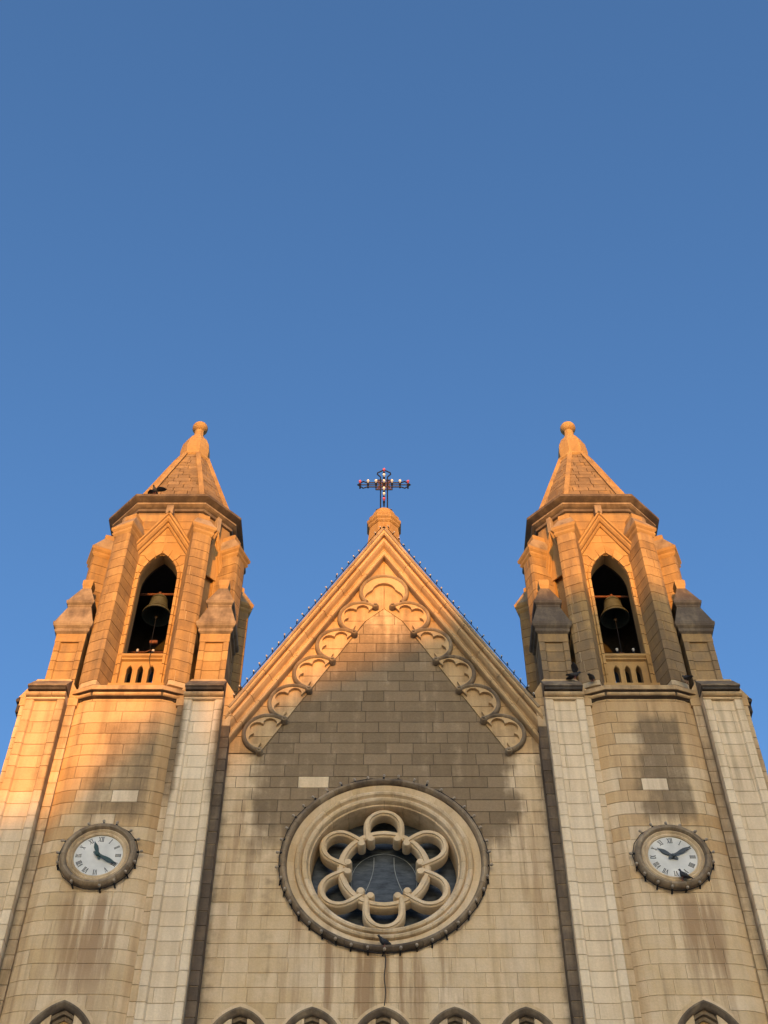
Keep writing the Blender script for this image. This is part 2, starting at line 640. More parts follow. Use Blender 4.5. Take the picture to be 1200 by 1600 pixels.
def poly_block(ms, poly, frame, parent, soot_shade_f=nosoot, rustf=nosoot, mat='stone', proud=None, tint=None, depth=0.024):
    """convex polygon block in a plane: frame(u,v,h) -> xyz"""
    if len(poly) < 3: return
    if area(poly) < 0: poly = poly[::-1]
    h = (.012 if proud is None else proud) + rng.uniform(-0.0015, 0.002)
    if proud is None:
        c_ = frame(sum(p[0] for p in poly) / len(poly), sum(p[1] for p in poly) / len(poly), h)
        depth = .006 + .022 * min(1, soot_shade_f(*c_))
    p0 = inset(poly, rng.uniform(.001, .0045))
    if len(p0) < 3 or area(p0) < 0.004: return
    c = (sum(p[0] for p in p0) / len(p0), sum(p[1] for p in p0) / len(p0))
    if proud is None:
        dn_ = []
        for i in range(len(p0)):
            p, q = p0[i], p0[(i + 1) % len(p0)]
            k = max(1, int(math.hypot(q[0] - p[0], q[1] - p[1]) / .22))
            dn_ += [(p[0] + (q[0] - p[0]) * t / k, p[1] + (q[1] - p[1]) * t / k) for t in range(k)]
        p0 = dn_
    p1 = []
    for p in p0:
        l = math.hypot(p[0] - c[0], p[1] - c[1])
        k = max(0.5, 1 - 1.3 * BEV / l)
        p1.append((c[0] + (p[0] - c[0]) * k, c[1] + (p[1] - c[1]) * k))
    n = len(p0)
    V = [frame(p[0], p[1], h - depth) for p in p0] + [frame(p[0], p[1], h) for p in p1]
    Fc = [(i, (i + 1) % n, (i + 1) % n + n, i + n) for i in range(n)]
    V.append(frame(c[0], c[1], h))
    Fc += [(n + i, n + (i + 1) % n, 2 * n) for i in range(n)]
    tint = max(-1.6, min(1.6, rng.gauss(0, .5))) if tint is None else tint
    ms.add(V, Fc, parent, [soot_shade_f(*v) for v in V], [tint] * len(V), [rustf(*v) for v in V], mat, abs(area(p0)))
def sstep(a, b, x):
    t = min(1, max(0, (x - a) / (b - a)))
    return t * t * (3 - 2 * t)
def arch_pts(hw, spring, apex, n=8, cx=0.0, base=None):
    """pointed arch outline from right foot over the apex to the left foot (counter clockwise)"""
    rise = apex - spring
    c = (rise * rise - hw * hw) / (2 * hw)
    Rr = hw + c
    a1 = math.atan2(rise, c)
    right = [(cx - c + Rr * math.cos(a1 * i / n), spring + Rr * math.sin(a1 * i / n)) for i in range(n + 1)]
    left = [(2 * cx - x, z) for x, z in right[:-1]][::-1]
    pts = right + left
    if base is not None:
        pts = [(cx + hw, base)] + pts + [(cx - hw, base)]
    return pts

# ------------------------------------------------------------------ ground
g = obj('ground', ([(-900, -900, 0), (900, -900, 0), (900, 900, 0), (-900, 900, 0)], [(0, 1, 2, 3)]), 'paving')
tag(g, 'pale stone paved ground in front of the church', None, None, 'structure')

# ================================================================== NAVE FRONT
NW = 3.04                                  # half width between the towers
RS = 1.825                                 # rake slope
RD = Vector((1, RS)).normalized()          # up the left rake (x,z)
AP_OUT, AP_IN = 25.70, 24.90
ROSE_Z = 16.62
KN = [(-.185, 23.30), (-.632, 22.46), (-1.075, 21.64), (-1.525, 20.81), (-1.975, 19.985), (-2.415, 19.17)]
church = thing('church_front', (0, 0, 0), 'gabled stone church front with rose window between the two bell towers', 'church')

def nave_soot(x, y, z):
    # dark weathered field below the blind arches, ending in ragged drips above and beside the rose
    half = 0.30 + (23.45 - z) * 0.56
    if z < 19.15:
        half = 2.55 + .12 * math.sin(z * 5)
    s = sstep(0.10, -0.22, abs(x) - half)
    low = 17.15 + 0.5 * math.sin(x * 3.1 + 1) * 0.5 - 0.25 * (abs(x) / 2.6)
    s *= sstep(low - 0.95, low + 0.55, z)
    top = 0.55 + 0.40 * sstep(23.2, 21.6, z)
    s *= top
    # side drips
    for cx, zb, w in ((-2.52, 15.9, .22), (2.35, 16.5, .12), (-2.0, 13.8, .2)):
        s = max(s, 0.55 * sstep(w, 0.0, abs(x - cx)) * sstep(zb - 1.2, zb + 1, z) * sstep(19.6, 18.6, z))
    # edges against the piers
    s = max(s, 0.75 * sstep(2.86, 3.06, abs(x)) * sstep(19.6, 18.8, z))
    return s
def nave_rust(x, y, z):
    r = 0.0
    d = math.hypot(x, z - ROSE_Z)
    r = max(r, 1.3 * sstep(15.1, 14.7, z) * sstep(12.4, 14.2, z) * sstep(2.3, 0.3, abs(x)))
    r = max(r, 0.8 * sstep(2.6, 2.0, d) * sstep(16.6, 15.0, z))
    r = max(r, 0.8 * sstep(0.5, 0.0, abs(abs(x) - 2.55)) * sstep(13.0, 17.0, z) * sstep(18.4, 17.6, z))
    return r

ARX = (-2.33, -1.165, -0.01, 1.145, 2.30)   # the five lancets
# core of the wall, with real openings for the rose and the lancets
def circ(r, cx, cz, n=48):
    return [(cx + r * math.cos(2 * PI * i / n), cz + r * math.sin(2 * PI * i / n)) for i in range(n)]
core_out = [(-NW - .3, 11.6), (NW + .3, 11.6), (NW + .3, 19.3), (0, 25.0), (-NW - .3, 19.3)]
holes = [circ(1.46, 0, ROSE_Z)] + [arch_pts(.43, 13.06, 13.635, 8, cx, 11.75) for cx in ARX]
XS = math.sqrt(1.62 ** 2 - (17.2 - ROSE_Z) ** 2)
A0 = math.atan2(17.2 - ROSE_Z, XS)
arc_top = [(1.62 * math.cos(PI - A0 - (PI - 2 * A0) * i / 24), ROSE_Z + 1.62 * math.sin(PI - A0 - (PI - 2 * A0) * i / 24)) for i in range(25)]
arc_low = [(1.62 * math.cos(A0 - (PI + 2 * A0) * i / 32), ROSE_Z + 1.62 * math.sin(A0 - (PI + 2 * A0) * i / 32)) for i in range(33)]
WX = NW + .3
wall = obj('wall', plate([(-WX, 11.6), (WX, 11.6), (WX, 17.2)] + arc_low + [(-WX, 17.2)], holes[1:], 0.0, 0.75), 'core', church)
obj('gable_wall', plate([(-WX, 17.2)] + arc_top + [(WX, 17.2), (WX, 19.3), (0, 25.0), (-WX, 19.3)], [], 0.0, 0.75), 'mortar_dark', church)
obj('lower_wall', box(-NW - .3, NW + .3, 0.0, 0.75, 0, 11.6), 'core', church)
msn = Masonry(church)
nfr = lambda u, v, h: (u, -h, v)
SPECIAL = (-1.34, 18.42)
z = 12.45
rows = []
while z < 25.0:
    rows.append(z)
    z += rng.uniform(.272, .292)
ZK = min(rows, key=lambda q: abs(q - 19.17))
# line through the knobs: pale infill to the outside of it, coursed blocks inside
kx0, kz0, kx1, kz1 = -.12, 23.42, -2.415, 19.17
ks = (kx1 - kx0) / (kz1 - kz0)
def clip_in(poly):
    for s in (-1, 1):
        # |x| <= kx line:  s*x - |ks|*(..)
        poly = clip(poly, s, abs(ks), -kx0 + abs(ks) * kz0)
        if len(poly) < 3: return []
    return poly
for k in range(len(rows) - 1):
    z0, z1 = rows[k], rows[k + 1]
    mean = 0.66
    x = -NW - rng.uniform(0.05, 0.55)
    spans = []
    while x < NW:
        w = mean * rng.choice((.62, .8, 1, 1.1, 1.25))
        spans.append((max(x, -NW), min(x + w, NW)))
        x += w
    if z0 < SPECIAL[1] < z1:
        e0, e1 = SPECIAL[0] - .29, SPECIAL[0] + .29
        spans = [(a, b) for a, b in spans if b <= e0 - .1 or a >= e1 + .1]
        lo, hi = max([b for a, b in spans if b < e0]), min([a for a, b in spans if a > e1])
        spans += [(lo, e0), (e0, e1), (e1, hi)]
    for a, b in spans:
        if b - a < 0.06: continue
        polys = [[(a, z0), (b, z0), (b, z1), (a, z1)]]
        # cut by the rose
        dz = 0 if z0 <= ROSE_Z <= z1 else min(abs(z0 - ROSE_Z), abs(z1 - ROSE_Z))
        if dz < 1.62:
            xi = math.sqrt(1.62 ** 2 - dz * dz)
            polys = [q for p in polys for q in (clip(p, 1, 0, -xi), clip(p, -1, 0, -xi)) if len(q) > 2]
        if z0 < 13.75:
            for cx in ARX:
                hw = 0.44 if z1 < 13.3 else 0.32 if z1 < 13.55 else 0.12
                polys = [q for p in polys for q in (clip(p, 1, 0, cx - hw), clip(p, -1, 0, -cx - hw)) if len(q) > 2]
        if z0 > ZK - .02:
            polys = [clip_in(p) for p in polys]
        for p in polys:
            if len(p) < 3: continue
            t = -1.2 if (a < SPECIAL[0] < b and z0 < SPECIAL[1] < z1) else None
            sf = nave_soot if t is None else (lambda x, y, z: 0.12)
            poly_block(msn, p, nfr, wall, sf, nave_rust, 'stone', tint=t)

# pale infill between the knob line and the rake, in a few large plates
for s in (-1, 1):
    for i in range(6):
        za = (24.9, 22.9, 22.05, 21.25, 20.4, 19.6)[i]
        zb = (22.9, 22.05, 21.25, 20.4, 19.6, ZK)[i]
        xin = lambda zz: min(0.0, kx0 + ks * (zz - kz0)) if zz < 23.3 else 0.0
        xout = lambda zz: -(AP_IN - zz) / RS - 0.12
        q = [(xin(za), za), (xout(za), za), (xout(zb), zb), (xin(zb), zb)]
        if i == 0:
            q = [(0, 24.98), (xout(22.9), 22.9), (xin(22.9), 22.9), (0, 23.3)]
        q = [(min(max(x, -NW), 0), zz) for x, zz in q]
        q = [(x * -s if s > 0 else x, zz) for x, zz in q]
        poly_block(msn, q, nfr, wall, lambda x, y, z: 0.34, lambda x, y, z: 0.2, 'stone_mid', proud=0.032)  # tone weight raised to dull the plates, as weaker sunlight would

# rake mouldings, in stones
prof = [(0.0, 0.0), (0.0, 0.16), (0.012, 0.20), (0.045, 0.215), (0.075, 0.195), (0.085, 0.13), (0.115, 0.115), (0.15, 0.14), (0.175, 0.215), (0.205, 0.265), (0.245, 0.275), (0.262, 0.245),
        (0.27, 0.215), (0.29, 0.215), (0.295, 0.30), (0.315, 0.335), (0.40, 0.345), (0.425, 0.33), (0.43, 0.0)]
for s in (-1, 1):
    rk = obj('rake_moulding', plate([(s * 0.0, 24.95), (s * NW, 24.95 - RS * NW), (s * NW, 25.5 - RS * NW), (0, 25.5)], [], 0.02, 0.5), 'mortar', church)
    # distance along the rake measured from the apex, negative s side uses mirrored coordinates
    Lr = NW / RD.x
    t = 0.0
    base = Vector((0, AP_IN))
    n = 0
    while t < Lr:
        t2 = min(Lr, t + rng.uniform(.62, .8))
        V, Fc = [], []
        m = len(prof)
        for e, tt in ((0, t + 0.006), (1, t2 - 0.006)):
            for a, f in prof:
                # side offset perpendicular to the rake (upwards/outwards), mitred at the apex and at the tower
                nx, nz = -RD.y, RD.x
                px, pz = -RD.x * tt + nx * a, AP_IN - RD.y * tt + nz * a
                lim = -0.0 if (e == 0 and n == 0) else None
                if lim is not None:
                    k = (lim - px) / RD.x
                    px += RD.x * k; pz += RD.y * k
                if px < -NW - .08:
                    k = (-NW - .08 - px) / RD.x
                    px += RD.x * k; pz += RD.y * k
                V.append((px * (-s), -f, pz))
        Fc = [(k, (k + 1) % m, (k + 1) % m + m, k + m) for k in range(m)] + [tuple(range(m)), tuple(range(m, 2 * m))]
        zz = AP_IN - RD.y * (t + t2) / 2
        tn = rng.uniform(-1, 1)
        obj('moulding_stone', (V, Fc), 'stone_mid', rk, soot_shade=lambda x, y, z: 0.30 if -.15 < y < -.1 else 0.04, tint=tn * .5)  # hollow of the profile coloured darker, deepening its shade
        t = t2
        n += 1
    # thin weathered coping on top of the rake
    cp = sweep2d([(s * (NW + .05), AP_OUT + .04 - RS * (NW + .05)), (s * 0.002, AP_OUT + .04)], [(-.05, .36), (-.05, -.5), (0.0, -.5), (0.0, .36)] if s < 0 else [(.05, .36), (.05, -.5), (-0.0, -.5), (-0.0, .36)])
    obj('rake_coping', cp, 'stone_dark', church)
# blind cusped arches under the rake
def arc2(cx, cz, r, a0, a1, n):
    return [(cx + r * math.cos(R(a0 + (a1 - a0) * i / n)), cz + r * math.sin(R(a0 + (a1 - a0) * i / n))) for i in range(n + 1)]
roll = [(-.045, 0.02), (-.045, .09), (-.03, .125), (0, .14), (.03, .125), (.045, .09), (.045, 0.02)]
def cusp_arch(pts_roll, plate_out, plate_in, mirror, knob_at, kn2=None):
    s = -1 if mirror else 1
    fl = lambda P: [(p[0] * s, p[1]) for p in P]
    rp = fl(pts_roll)
    prf = roll
    ar = obj('blind_arch', sweep2d(rp, prf), 'stone_dark', church, auto=50, soot_shade=lambda x, y, z: 0.2 * sstep(23.5, 21, z))
    po, pi_ = fl(plate_out), fl(plate_in)
    out = po + pi_[::-1]
    obj('cusped_band', plate(out, [], -.10, -.02), 'stone_mid', ar, soot_shade=0.2)
    for kp in (knob_at, kn2):
        if kp:
            kx, kz = kp[0] * s, kp[1]
            obj('carved_knob', lathe([(0.001, -.02), (.07, -.02), (.075, -.10), (.055, -.15), (.03, -.16), (.025, -.185), (.001, -.19)], 14, kx, kz, 'Y'), 'stone_dark', ar, auto=40, soot_shade=.1)
    return ar
for mirror in (False, True):
    for i in range(5):
        k0, k1 = KN[i], KN[i + 1]
        cx, cz, r = k0[0] - .315, k0[1] - .355, .462
        rp = arc2(cx, cz, r, 47, 252, 26)
        rp = [(k0[0] + .0, k0[1] + .0)] + rp[1:]
        po = arc2(cx, cz, r - .03, 52, 246, 24)
        pi_ = []
        for (a0, a1) in ((52, 112), (112, 180), (180, 246)):
            for q in range(9):
                t = q / 8
                rr = .265 + .135 * math.sin(PI * t) ** .7
                a = R(a0 + (a1 - a0) * t)
                pi_.append((cx + rr * math.cos(a), cz + rr * math.sin(a)))
        pi_ = [p for n_, p in enumerate(pi_) if n_ not in (9, 18)]
        cusp_arch(rp, po, pi_, mirror, k0, k1 if i == 4 else None)
    
top = cusp_arch(arc2(0, 23.78, .505, 222, -42, 34), arc2(0, 23.78, .475, 205, -25, 26), arc2(-.17, 23.58, .25, 215, 125, 8) + arc2(0, 23.80, .26, 170, 10, 10) + arc2(.17, 23.58, .25, 55, -35, 8), False, None)

# finial pedestal on the gable apex
FY = .55
fp = obj('finial_pedestal', lathe([(.58, 24.6), (.47, 25.5), (.36, 26.64)], 8, 0, FY, phase=PI / 8), 'stone_warm', church)
obj('collar', lathe([(.37, 26.620), (.405, 26.660), (.405, 26.720), (.44, 26.760), (.44, 26.840), (.40, 26.880), (.37, 26.910), (.385, 26.950), (.385, 27.000), (.33, 27.050), (.30, 27.060)], 8, 0, FY, phase=PI / 8), 'stone_warm', fp, soot_shade=.15)
obj('dome', lathe([(.30, 27.03), (.30, 27.12), (.28, 27.20), (.235, 27.29), (.16, 27.36), (.08, 27.388), (.001, 27.392)], 28, 0, FY), 'stone_warm', fp, smooth=True)
for a in (-90,):
    obj('joint_line', box(-.004, .004, FY - .43, FY - .30, 26.35, 26.62), 'mortar', fp)
# nave roof behind the gable
rf = obj('roof', ([(-NW, .5, 19.6), (0, .5, 25.15), (NW, .5, 19.6), (-NW, 26, 19.6), (0, 26, 25.15), (NW, 26, 19.6)], [(0, 1, 4, 3), (1, 2, 5, 4), (0, 2, 1), (3, 4, 5)]), 'roof', church)
obj('side_wall', box(-NW, NW, 3.6, 26, 0, 19.6), 'core', church)

# ---------------- rose window
rose = obj('rose_window', ([(1.6 * math.cos(2 * PI * i / 64), .52, ROSE_Z + 1.6 * math.sin(2 * PI * i / 64)) for i in range(64)], [tuple(range(64))]), 'glass', church, fix=False)
tag(rose, 'round leaded rose window with six stone petals')
ringsec = [  # (r, y) closed sections, outside in
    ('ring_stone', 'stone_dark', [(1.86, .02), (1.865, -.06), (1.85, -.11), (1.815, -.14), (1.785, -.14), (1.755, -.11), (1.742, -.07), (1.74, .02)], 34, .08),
    ('ring_stone', 'stone', [(1.738, .03), (1.738, -.045), (1.63, -.015), (1.607, .0), (1.607, .04)], 26, .05),
    ('ring_stone', 'stone', [(1.605, .06), (1.605, -.025), (1.588, -.06), (1.555, -.075), (1.522, -.06), (1.505, -.015), (1.487, .0), (1.487, .1)], 28, .2),
    ('ring_stone', 'stone', [(1.482, .12), (1.482, -.005), (1.46, -.04), (1.425, -.05), (1.39, -.035), (1.37, .0), (1.36, .05), (1.335, .06), (1.325, .10), (1.315, .54), (1.48, .54)], 24, .28)]
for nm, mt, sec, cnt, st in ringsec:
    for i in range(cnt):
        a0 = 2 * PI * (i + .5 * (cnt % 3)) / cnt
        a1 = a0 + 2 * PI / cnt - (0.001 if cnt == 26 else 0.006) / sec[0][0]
        lowdark = lambda x, y, z, st=st: st + 0.3 * sstep(ROSE_Z - .8, ROSE_Z - 1.7, z) + .12 * sstep(ROSE_Z + .8, ROSE_Z + 1.7, z)  # top of the ring darkened for the soffit's shade, foot darker too
        obj(nm, lathe_arc(sec, a0, a1, 4, 0, ROSE_Z), mt, rose, auto=35, soot_shade=lowdark, tint=rng.uniform(-1, 1))
# tracery: ring, petals, curled cusps
TY0, TY1 = .10, .36
def band_prof(w, y0=TY0, y1=TY1):
    h = w / 2
    return [(-h, -y1), (-h, -y0 - .06), (-h * .75, -y0 - .035), (-h * .55, -y0 - .03), (-h * .45, -y0), (h * .45, -y0), (h * .55, -y0 - .03), (h * .75, -y0 - .035), (h, -y0 - .06), (h, -y1)]
tr = obj('tracery_ring', sweep2d(circ(.775, 0, ROSE_Z, 48), band_prof(.15, .13), closed=True), 'stone', rose, auto=40, soot_shade=.1)
for k in range(6):
    a = PI / 2 + k * PI / 3
    ca, sa = math.cos(a), math.sin(a)
    def tf(u, v):          # u tangential, v radial
        return (v * ca + u * sa, ROSE_Z + v * sa - u * ca)
    pw = .315
    pts = [(-pw + .02, .60), (-pw + .01, .72), (-pw, .84)] + [(pw * math.cos(q), .92 + pw * 1.02 * math.sin(q)) for q in [PI - PI * i / 14 for i in range(15)]] + [(pw, .84), (pw - .01, .72), (pw - .02, .60)]
    obj('petal', sweep2d([tf(*p) for p in pts], band_prof(.128)), 'stone', rose, auto=40, soot_shade=.10, tint=rng.uniform(-.6, .6))
    for sgn in (-1, 1):
        # curled cusp at the foot of each petal leg
        cx, cz = tf(sgn * (pw - .075), .615)
        obj('curled_cusp', lathe([(.001, TY0 - .012), (.06, TY0 - .01), (.078, TY0 + .03), (.078, TY1 - .01), (.001, TY1)], 14, cx, cz, 'Y'), 'stone', rose, auto=40, soot_shade=.1)
# lead lines in the centre of the glass
obj('lead_line', tube([(.60 * math.cos(t), .515, ROSE_Z - .02 + .60 * math.sin(t)) for t in [2 * PI * i / 40 for i in range(40)]], .006, 5, closed=True), 'lead', rose)
for s in (-1, 1):
    obj('lead_line', tube([(s * (.185 + .36 * max(0, t - .15) ** 1.7), .515, ROSE_Z + .50 - t * 1.0) for t in [i / 14 for i in range(15)]], .007, 5), 'lead', rose)
# ---------------- lancets at the foot of the picture
def lancet(parent, ms, cx, hw, apex, spring, yb, label=None, head_panel=False):
    w = obj('lancet_window', plate(arch_pts(hw - .02, spring, apex - .10, 6, cx, 11.8), [], yb + .42, yb + .46), 'pane_dark', parent)
    # pale voussoir band, in stones
    outp = arch_pts(hw + .165, spring, apex + .21, 12, cx)
    inp = arch_pts(hw + .10, spring, apex + .13, 12, cx)
    n = len(outp)
    step = 4
    for i in range(0, n - 1, step):
        q = outp[i:i + step + 1] + inp[i:i + step + 1][::-1]
        V = [(p[0], yb - .044, p[1]) for p in q] + [(p[0], yb, p[1]) for p in q]
        m = len(q)
        obj('voussoir', (V, [tuple(range(m)), tuple(range(m, 2 * m))] + [(j, (j + 1) % m, (j + 1) % m + m, j + m) for j in range(m)]), 'stone', w, tint=rng.uniform(-.8, .8))
    mid = arch_pts(hw + .055, spring, apex + .065, 12, cx, 11.8)
    hp = [(-.05, -.02), (-.05, .03), (-.02, .07), (.015, .10), (.045, .10), (.05, .07), (.05, -.02)]
    hp = [(-a, f) for a, f in hp]
    obj('hood_mould', sweep2d(mid, hp, ybase=yb), 'stone_dark', w, auto=40, soot_shade=.3)
    for dw, f0, f1, mt in ((-.02, -.05, -.14, 'stone_dark'), (-.07, -.13, -.26, 'stone_dark'), ):
        ip = arch_pts(hw + dw + .015, spring, apex + dw * 1.3 + .02, 12, cx, 11.8)
        obj('inner_order', sweep2d(ip, [(-.035, f1), (-.035, f0), (.0, f0 + .03), (.035, f0), (.035, f1)], ybase=yb), mt, w, auto=40, soot_shade=.15)
    if head_panel:
        obj('head_panel', plate(arch_pts(hw - .05, spring, apex - .03, 8, cx, 11.8), [circ_arch(cx, 13.14, .22)], yb + .16, yb + .30), 'stone_warm', w)
    return w
def circ_arch(cx, zc, r):
    return [(cx + r, 11.9)] + [(cx + r * math.cos(PI * i / 12), zc + r * math.sin(PI * i / 12)) for i in range(13)] + [(cx - r, 11.9)]
for cx in ARX:
    lancet(church, msn, cx, .42, 13.62, 13.06, .01)
msn.finish(300)

# ================================================================== TOWERS
AX, AXY = 5.12, 1.62                      # tower axis
R8, H8 = 1.37, 0.765                      # belfry: half width and half length of a main face
def octo(r, h):
    """plan ring, counter clockwise seen from above reversed so that outward = right of travel; starts front left"""
    return [(-h, -r), (h, -r), (r, -h), (r, h), (h, r), (-h, r), (-r, h), (-r, -h)]
def octo_off(o):
    return octo(R8 + o, H8 + o * .4142)

def build_tower(cx, label, rnd):
    left = cx < 0
    root = thing('bell_tower', (cx, AXY, 0), label, 'tower', 'twin bell towers of the church')
    ms = Masonry(root)
    W = lambda P: [(p[0] + cx, p[1]) for p in P]
    inner = 1 if left else -1             # direction of the nave
    PXO = 1.56
    # ---------------- stains, and shade painted on the piers
    def t_soot_shade(x, y, z):
        u = x - cx
        s = 0.0
        # dark weathered field on the upper half of the face
        s = max(s, (.58 if left else .8) * sstep(.1, -.05, abs(u - (.12 if left else .10)) - (.62 if left else .5)) * sstep(17.0, 17.6, z) * sstep(20.2, 19.6, z))
        if left:
            s = max(s, .55 * sstep(.12, 0, abs(u + .80)) * sstep(16.0, 18.5, z))
            s = max(s, .35 * sstep(.14, 0, abs(u - .45)) * sstep(13.5, 15.5, z) * sstep(16.5, 15.6, z))
        return s
    def t_rust(x, y, z):
        u = x - cx
        r = sstep(15.85, 15.6, z) * sstep(13.0, 14.8, z) * sstep(.75, .35, abs(u - .1))
        return max(r * .95, .25)
    def strip_soot(x, y, z):
        u = abs(x - cx)
        side = (x - cx) * inner           # > 0 towards the nave
        s = 0.25
        if side > 0 and abs(u - (PXO + .5)) < .1:
            s = .30 + .25 * rng.random()
        if left and side > 0:
            s = max(s, .75 * sstep(17.2, 18.4, z) if u < PXO else s)
        if side < 0 and u < PXO:
            s = max(s, .5)
        if z > 19.3 and not left:
            s *= .6
        return s
    def pier_soot_shade(x, y, z):
        u = abs(x - cx)
        side = (x - cx) * inner
        s = 0.0
        e = abs(u - PXO)
        if left and side > 0:
            s = .95 * sstep(.24, .36, e) * sstep(17.0, 18.2, z) * sstep(20.35, 19.9, z)
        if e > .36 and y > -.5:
            s = max(s, 1.0)  # shade of the gaps painted on the front block's flanks
        if left and side < 0:
            s = max(s, .6 * sstep(.05, .3, PXO - u) * sstep(16.6, 18.4, z))  # staining and a soft cast shadow, both painted on the pier's inner side
        return s
    # ---------------- core
    face = [(-1.05, -.18), (-.97, -.21), (-.84, -.262), (-.70, -.292), (-.55, -.30), (.55, -.30), (.70, -.292), (.84, -.262), (.97, -.21), (1.05, -.18)]
    body_plan = [(-2.0, 3.3), (-2.0, .35)] + [(-1.05, .35)] + face + [(1.05, .35), (2.0, .35), (2.0, 3.3)]
    body = obj('tower_wall', prism_z(W(body_plan), 13.70, 17.1), 'core', root)
    notch = [(-.72, .30), (.72, .30)]
    low_plan = [(-2.0, 3.3), (-2.0, .35), (-1.05, .35), (-1.05, -.18), (-.97, -.21), (-.84, -.262), (-.72, -.29)] + notch + [(.72, -.29), (.84, -.262), (.97, -.21), (1.05, -.18), (1.05, .35), (2.0, .35), (2.0, 3.3)]
    obj('window_stage_wall', prism_z(W(low_plan), 11.8, 13.70), 'core', root)
    obj('window_surround', plate([(cx - .72, 11.8), (cx + .72, 11.8), (cx + .72, 13.70), (cx - .72, 13.70)], [arch_pts(.53, 12.8, 13.585, 10, cx, 11.82)], -.296, .05), 'core', root)
    obj('upper_wall', prism_z(W(body_plan), 17.1, 20.5), 'mortar_mid', root)
    obj('lower_wall', prism_z(W(body_plan), 0, 11.8), 'core', root)
    # ---------------- front face masonry
    fpath = mkpath(W(face))
    zz = zrows(12.4, 20.28, .284)
    pale_at = (-4.80 + 0.0, 18.0) if left else (5.06, 18.23)
    def pick(path, a, b, z0, z1):
        xm0, xm1 = face[0][0] + cx + a * .97, face[0][0] + cx + b * .97
        if z0 < pale_at[1] < z1 and xm0 < pale_at[0] < xm1:
            return -1.2
        return None
    # the window at the foot interrupts the courses
    L = fpath['U'][-1]
    for k in range(len(zz) - 1):
        z0, z1 = zz[k], zz[k + 1]
        mean = .62
        cuts = [0.0]
        u = rng.uniform(.22, .6)
        while u < L - .2:
            cuts.append(u)
            u += mean * rng.choice((.7, .9, 1.05, 1.3))
        cuts.append(L)
        if z0 < pale_at[1] < z1:
            um = L / 2 + pale_at[0] - cx
            cuts = [c_ for c_ in cuts if abs(c_ - um) > .40 or c_ in (0.0, L)] + [um - .24, um + .24]
            cuts.sort()
        hw = 0
        if z1 < 13.15: hw = .60
        elif z1 < 13.45: hw = .46
        elif z0 < 13.6: hw = .18
        for a, b in zip(cuts, cuts[1:]):
            parts = [(a, b)]
            if hw:
                parts = [(a, min(b, L / 2 - hw)), (max(a, L / 2 + hw), b)]
            for p, q in parts:
                if q - p < .05: continue
                path_block(ms, fpath, p, q, z0, z1, body, t_soot_shade if pick(fpath, p, q, z0, z1) is None else nosoot, t_rust, 'stone_pale' if pick(fpath, p, q, z0, z1) is not None else 'stone_mid' if z0 > 15.8 + rng.random() * (2.4 if left else 4.0) else 'stone', pick(fpath, p, q, z0, z1))
    lancet(root, ms, cx, .50, 13.55, 12.8, -.298, head_panel=True)
    # ---------------- corner piers
    for sd in (-1, 1):
        px = sd * PXO
        plan = [(-.53, .9), (-.53, -.27), (-.37, -.27), (-.37, -.50), (-.245, -.50), (-.215, -.455), (.215, -.455), (.245, -.50), (.37, -.50), (.37, -.27), (.53, -.27), (.53, .9)]
        pw = W([(p[0] + px, p[1]) for p in plan])
        pier = obj('pier', prism_z(pw, 11.8, 20.30), 'core', root)
        obj('pier_base', prism_z(pw, 0, 11.8), 'core', root)
        fp_ = mkpath(W([(p[0] + px, p[1]) for p in plan[2:10]]))
        U = fp_['U']
        zz = zrows(12.4, 20.16, .286)
        for k in range(len(zz) - 1):
            pm = 'stone_pale' if not (left and sd < 0) else 'stone_mid' if zz[k] > 17.2 + rng.random() * .6 else 'stone' if zz[k] > 14.8 + rng.random() * .6 else 'stone_pale'  # sunlit pier alone turns tan upwards, sun colour put into the stone
            c = [0, U[1], U[-2], U[-1]]
            r_ = rng.random()
            if r_ < .16: c.insert(2, U[3] + rng.uniform(.03, .1))
            elif r_ < .3: c.insert(2, U[4] - rng.uniform(.03, .1))
            tt = rng.uniform(-1, .3)
            for a, b in zip(c, c[1:]):
                path_block(ms, fp_, a, b, zz[k], zz[k + 1], pier, pier_soot_shade, lambda x, y, z: 0.05, pm, tint=tt - .3 + rng.uniform(-.4, .4), proud=.02)
        for lr in (0, 1):
            pp = plan[0:3] if lr == 0 else plan[9:12]
            pp = [(p[0], min(p[1], .32)) for p in pp]
            sp = mkpath(W([(p[0] + px, p[1]) for p in pp]))
            zz2 = zrows(12.3, 20.2, .286)
            for k in range(len(zz2) - 1):
                path_block(ms, sp, 0, sp['U'][-1], zz2[k], zz2[k + 1], pier, strip_soot, lambda x, y, z: .35, ('stone_dark' if (sd == inner and (lr == 1) == (sd > 0) and zz2[k] < 19.6) else 'stone'), proud=.02)
        # cap: trapezoid weathering over the wide block, roll and dark coping over the front block
        X0 = cx + px
        def trap(y0, y1, hwb, hwt, zb, zt):
            q = [(-hwb, zb), (hwb, zb), (hwt, zt), (-hwt, zt)]
            return [(X0 + a, y, b) for y in (y0, y1) for a, b in q], [(0, 1, 2, 3), (7, 6, 5, 4), (0, 4, 5, 1), (1, 5, 6, 2), (2, 6, 7, 3), (3, 7, 4, 0)]
        cap = obj('pier_cap', trap(-.30, .95, .62, .34, 20.40, 20.90), 'stone_mid', root, soot_shade=.22)
        obj('cap_fillet', box(X0 - .575, X0 + .575, -.298, .95, 20.18, 20.398), 'stone_mid', cap, soot_shade=.2)
        for e in (-1, 1):
            obj('eaves_roll', tube([(X0 + e * .62, -.26, 20.37), (X0 + e * .62, .95, 20.37)], .055, 10), 'stone_black', cap, smooth=False)
            obj('eaves_corbel', bevbox(X0 + e * .60 - .05, X0 + e * .60 + .05, -.20, .9, 20.10, 20.32), 'stone_black', cap)
